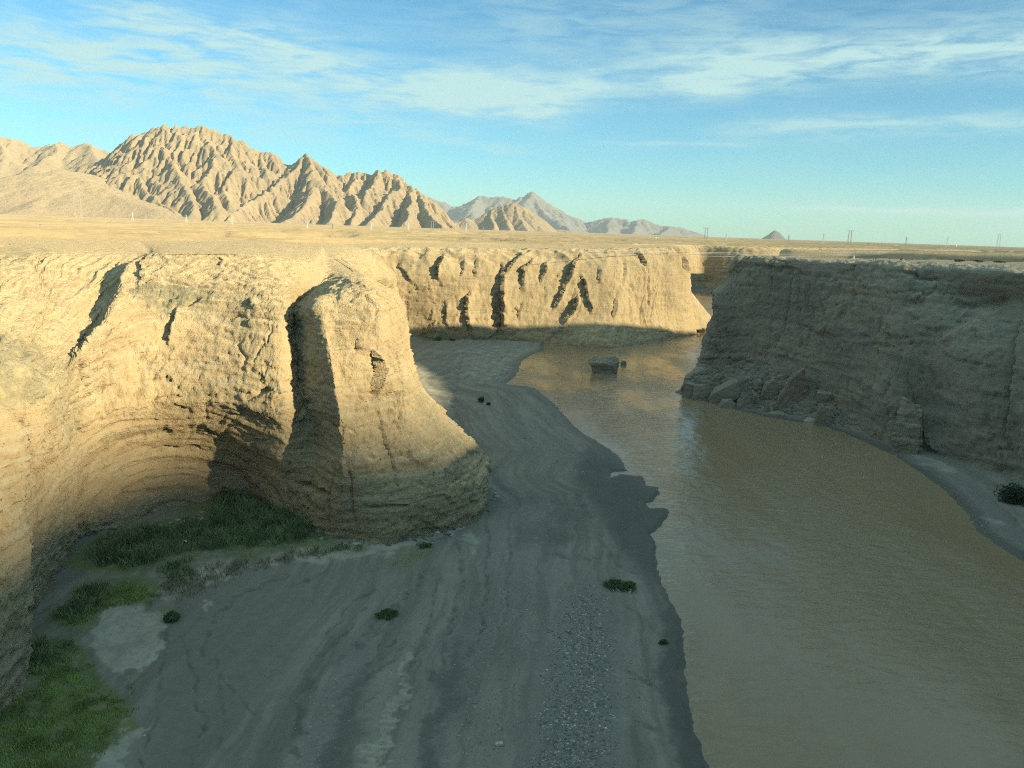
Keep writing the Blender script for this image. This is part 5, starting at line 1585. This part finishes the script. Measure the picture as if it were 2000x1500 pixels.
# ------------------------------------------------------------------ litter
M_lit = {'white': flat_mat('white_plastic', (0.75, 0.78, 0.76), 0.5), 'blue': flat_mat('blue_plastic', (0.12, 0.28, 0.38), 0.5), 'pole': flat_mat('bare_branch', (0.62, 0.62, 0.56), 0.7)}
b0 = on_bed(1211, 1149)
GL = 'litter along the front of the green bush'
for i, (dx, w, h, mk, lab) in enumerate([(-0.85, 0.30, 0.12, 'white', 'white plastic scrap at the left end of the litter before the green bush'),
                                          (0.15, 0.34, 0.24, 'blue', 'blue plastic piece in the middle of the litter before the green bush'),
                                          (0.45, 0.26, 0.20, 'white', 'small white crumpled bag right of the blue plastic piece'),
                                          (1.05, 0.48, 0.34, 'white', 'largest white crumpled bag at the right end of the litter before the green bush')]):
    bm = hull_rock(box_points(w, w * 0.7, h, 90 + i, 12, 0.6), 0.05, 90 + i, 2, 4.0)
    o = bm_obj('litter', bm, M_lit[mk])
    o.location = (b0[0] + dx, b0[1] - 0.85, bedz(b0[0] + dx, b0[1] - 0.85) + 0.03)
    tag(o, lab, 'litter', GL)
bm = bmesh.new()
add_bar(bm, (-0.45, 0, 0.45), (0.1, -0.15, 0.03), 0.035, 6)
add_bar(bm, (-0.25, -0.02, 0.30), (-0.42, -0.08, 0.36), 0.02, 5)
o = bm_obj('branch', bm, M_lit['pole'])
o.location = (b0[0] - 0.2, b0[1] - 0.85, bedz(b0[0] - 0.2, b0[1] - 0.85))
tag(o, 'bare pale branch leaning on the front of the green bush', 'branch')
for i, (px, py, s, lab) in enumerate([(362, 1066, 0.5, 'white plastic sheet lying in the dark reeds'), (284, 1437, 0.22, 'white scrap lying beside the pale mud near the bottom left'), (946, 789, 0.5, 'white bag lying between the two dark shrubs on the sand flat'), (1280, 1098, 0.2, 'white scrap washed up on the wet river edge')]):
    p = on_bed(px, py)
    bm = hull_rock(box_points(s, s * 0.6, s * 0.5, 100 + i, 12, 0.6), 0.05, 100 + i, 2, 4.0)
    o = bm_obj('litter', bm, M_lit['white'])
    o.location = tuple(p + np.array([0, 0, 0.02 if i else 0.5]))
    tag(o, lab, 'litter')


# ------------------------------------------------------------------ pylons, wires, huts, posts
def lattice(p, h, label, mat, group, rz=0.0):
    t = empty('power_pylon', p, rz)
    tag(t, label, 'pylon', group)
    bm = bmesh.new()
    w, tw, r = h * 0.11, h * 0.02, 0.16
    lv = [0, 0.25, 0.45, 0.62, 0.76, 0.88, 1.0]
    def ring(q):
        s = w + (tw - w) * min(q / 0.7, 1.0)
        return [Vector((a * s, b * s, q * h)) for a, b in ((-1, -1), (1, -1), (1, 1), (-1, 1))]
    for a, b in zip(lv[:-1], lv[1:]):
        A, B_ = ring(a), ring(b)
        for i in range(4):
            add_bar(bm, A[i], B_[i], r, 4)
            add_bar(bm, A[i], B_[(i + 1) % 4], r * 0.6, 3)
            add_bar(bm, B_[i], B_[(i + 1) % 4], r * 0.6, 3)
    bm_obj('lattice_mast', bm, mat, t)
    for q, L in ((0.70, 0.20), (0.83, 0.16), (0.95, 0.12)):
        bm = bmesh.new()
        for s in (-1, 1):
            add_bar(bm, (0, 0, q * h), (s * L * h, 0, q * h), r, 4)
            add_bar(bm, (0, 0, (q + 0.04) * h), (s * L * h, 0, q * h), r * 0.6, 3)
            add_bar(bm, (s * L * h, 0, q * h), (s * L * h, 0, (q - 0.04) * h), r * 0.5, 3)
        bm_obj('crossarm', bm, mat, t)


def portal(p, h, label, mat, group, rz=0.0):
    t = empty('power_pylon', p, rz)
    tag(t, label, 'pylon', group)
    r = 0.15
    for s in (-1, 1):
        bm = bmesh.new()
        for a in (-1, 1):
            for b in (-1, 1):
                add_bar(bm, (s * h * 0.11 + a * h * 0.03, b * h * 0.03, 0), (s * h * 0.085 + a * h * 0.008, b * h * 0.008, h * 0.92), r, 4)
        for k in range(10):
            z0, z1 = h * 0.092 * k, h * 0.092 * (k + 1)
            a = 1 if k % 2 else -1
            f0, f1 = 0.03 - 0.0022 * k, 0.03 - 0.0022 * (k + 1)
            c0, c1 = s * h * (0.11 - 0.0025 * k), s * h * (0.11 - 0.0025 * (k + 1))
            add_bar(bm, (c0 + a * h * f0, -h * f0, z0), (c1 - a * h * f1, -h * f1, z1), r * 0.6, 3)
        bm_obj('leg', bm, mat, t)
    bm = bmesh.new()
    for zz in (0.91, 0.965):
        add_bar(bm, (-h * 0.26, 0, h * zz), (h * 0.26, 0, h * zz), r, 4)
    for k in range(14):
        a, b = (0.91, 0.965) if k % 2 else (0.965, 0.91)
        add_bar(bm, (-h * 0.26 + h * 0.52 * k / 14, 0, h * a), (-h * 0.26 + h * 0.52 * (k + 1) / 14, 0, h * b), r * 0.6, 3)
    bm_obj('crossbeam', bm, mat, t)

GPY = 'pylons crossing the desert plain'
PYL = [
    ('P', 157, 428, 376, 'largest pale portal pylon, in front of the smooth foothill at the far left', M_tanst),
    ('L', 262, 432, 416, 'thin white pylon at the foot of the smooth foothill, right of the large portal pylon', M_steel),
    ('L', 366, 436, 420, 'thin white pylon below the main peak, right where the foothill slope runs out', M_steel),
    ('L', 454, 440, 425, 'thin white pylon below the long shaded gully of the main mountain', M_steel),
    ('L', 600, 448, 432, 'thin white pylon below the sharp rocky summit at the middle of the main mountain', M_steel),
    ('L', 650, 449, 437, 'short pylon between the sharp rocky summit and the right hand mountain peaks', M_grey_steel),
    ('L', 725, 452, 437, 'thin white pylon below the left side of the right hand mountain peaks', M_steel),
    ('L', 797, 452, 435, 'brightest white lattice pylon below the right hand mountain peaks', M_steel),
    ('P', 844, 454, 432, 'pale portal pylon in front of the shaded right foot of the main mountain', M_grey_steel),
    ('L', 857, 456, 446, 'shortest pylon, just right of the portal pylon at the main mountain foot', M_steel),
    ('L', 910, 457, 437, 'white pylon in front of the pale cone left of the striped hill', M_steel),
    ('L', 943, 458, 443, 'faint grey pylon just left of the striped hill', M_grey_steel),
    ('L', 1104, 460, 445, 'grey pylon at the right foot of the striped hill', M_grey_steel),
    ('L', 1268, 467, 450, 'white lattice pylon before the low right end of the far blue mountains', M_steel),
    ('P', 1378, 469, 445, 'portal pylon standing out against the sky where the far mountains end', M_grey_steel),
    ('L', 1418, 471, 457, 'white lattice pylon just right of the portal pylon where the far mountains end', M_steel),
    ('L', 1608, 477, 458, 'white lattice pylon right of the small far butte', M_steel),
    ('P', 1659, 478, 450, 'portal pylon on the plain above the middle of the shaded cliff', M_grey_steel),
    ('L', 1540, 474, 459, 'faint thin pylon at the right foot of the small far butte', M_grey_steel),
    ('L', 1770, 480, 464, 'faint thin pylon midway between the two right hand portal pylons', M_grey_steel),
    ('L', 1851, 483, 463, 'white lattice pylon beside the white hut on the right hand plain', M_steel),
    ('P', 1951, 485, 458, 'rightmost portal pylon, near the right edge of the picture', M_grey_steel),
]
for kind, px, yb, yt, lab, mt in PYL:
    hor = 448.8 + (px - 1000) * 0.0335
    Y = 1460.0 * 6.6 / (yb - hor)
    p = on_plain(px, Y)
    (portal if kind == 'P' else lattice)(p - np.array([0, 0, 0.4]), (yb - yt) * Y / 1460.0 * 1.02, lab, mt, GPY, rnd.uniform(-0.2, 0.2))

GW = 'power lines across the canyon'
for i, (ya, yb) in enumerate([(491.0, 490.5), (494.0, 492.5), (496.5, 494.0), (499.5, 496.0)]):
    a, b = PY(1150, ya - 3.5, 265 + i * 3), PY(1745, yb, 470 + i * 5)
    cu = bmesh.new()
    pts = []
    for k in range(25):
        t = k / 24
        q = a + (b - a) * t
        pts.append((q[0], q[1], q[2] - 1.2 * 4 * t * (1 - t)))
    for s, e in zip(pts[:-1], pts[1:]):
        add_bar(cu, s, e, 0.045, 4)
    o = bm_obj('power_line', cu, M_wire)
    tag(o, ['highest', 'second highest', 'third highest', 'lowest'][i] + ' of the four thin wires crossing in front of the upstream canyon', 'wire', GW)


def hut(px, yb, w, dp, h, label, wall, roof):
    hor = 448.8 + (px - 1000) * 0.0335
    p = on_plain(px, 1460.0 * 6.4 / (yb - hor))
    t = empty('hut', p, rnd.uniform(-0.3, 0.3))
    tag(t, label, 'hut')
    bm = bmesh.new()
    add_box(bm, (0, 0, h / 2 - 0.2), (w, dp, h + 0.4))
    bm_obj('wall', bm, wall, t)
    bm = bmesh.new()
    add_box(bm, (0, 0, h + 0.25), (w + 0.6, dp + 0.6, 0.3))
    bm_obj('roof', bm, roof, t)
    bm = bmesh.new()
    add_box(bm, (w * 0.2, -dp / 2 - 0.03, 1.1), (1.0, 0.1, 2.2))
    bm_obj('door', bm, M_dkroof, t)


hut(1869, 482.2, 3.4, 3.0, 5.2, 'tall narrow white hut on the right hand plain', M_white, M_white)
hut(1720, 478.4, 9.5, 4.0, 2.4, 'long low dark hut on the plain above the shaded cliff', M_grey_steel, M_dkroof)
hut(1697, 478.6, 4.0, 3.0, 2.8, 'small dark hut left of the long low dark hut', M_grey_steel, M_dkroof)
hut(1749, 480.6, 7.5, 3.0, 1.6, 'low white hut right of the long low dark hut', M_white, M_white)
hut(1283, 466.6, 4.5, 3.0, 3.4, 'small white hut before the far mountains near the white lattice pylon', M_white, M_dkroof)
p = on_plain(1672, 192)
bm = bmesh.new()
add_box(bm, (0, 0, 0.35), (0.22, 0.22, 0.9))
o = bm_obj('marker_post', bm, M_white)
o.location = tuple(p)
tag(o, 'short white marker post at the far rim of the promontory top', 'post')
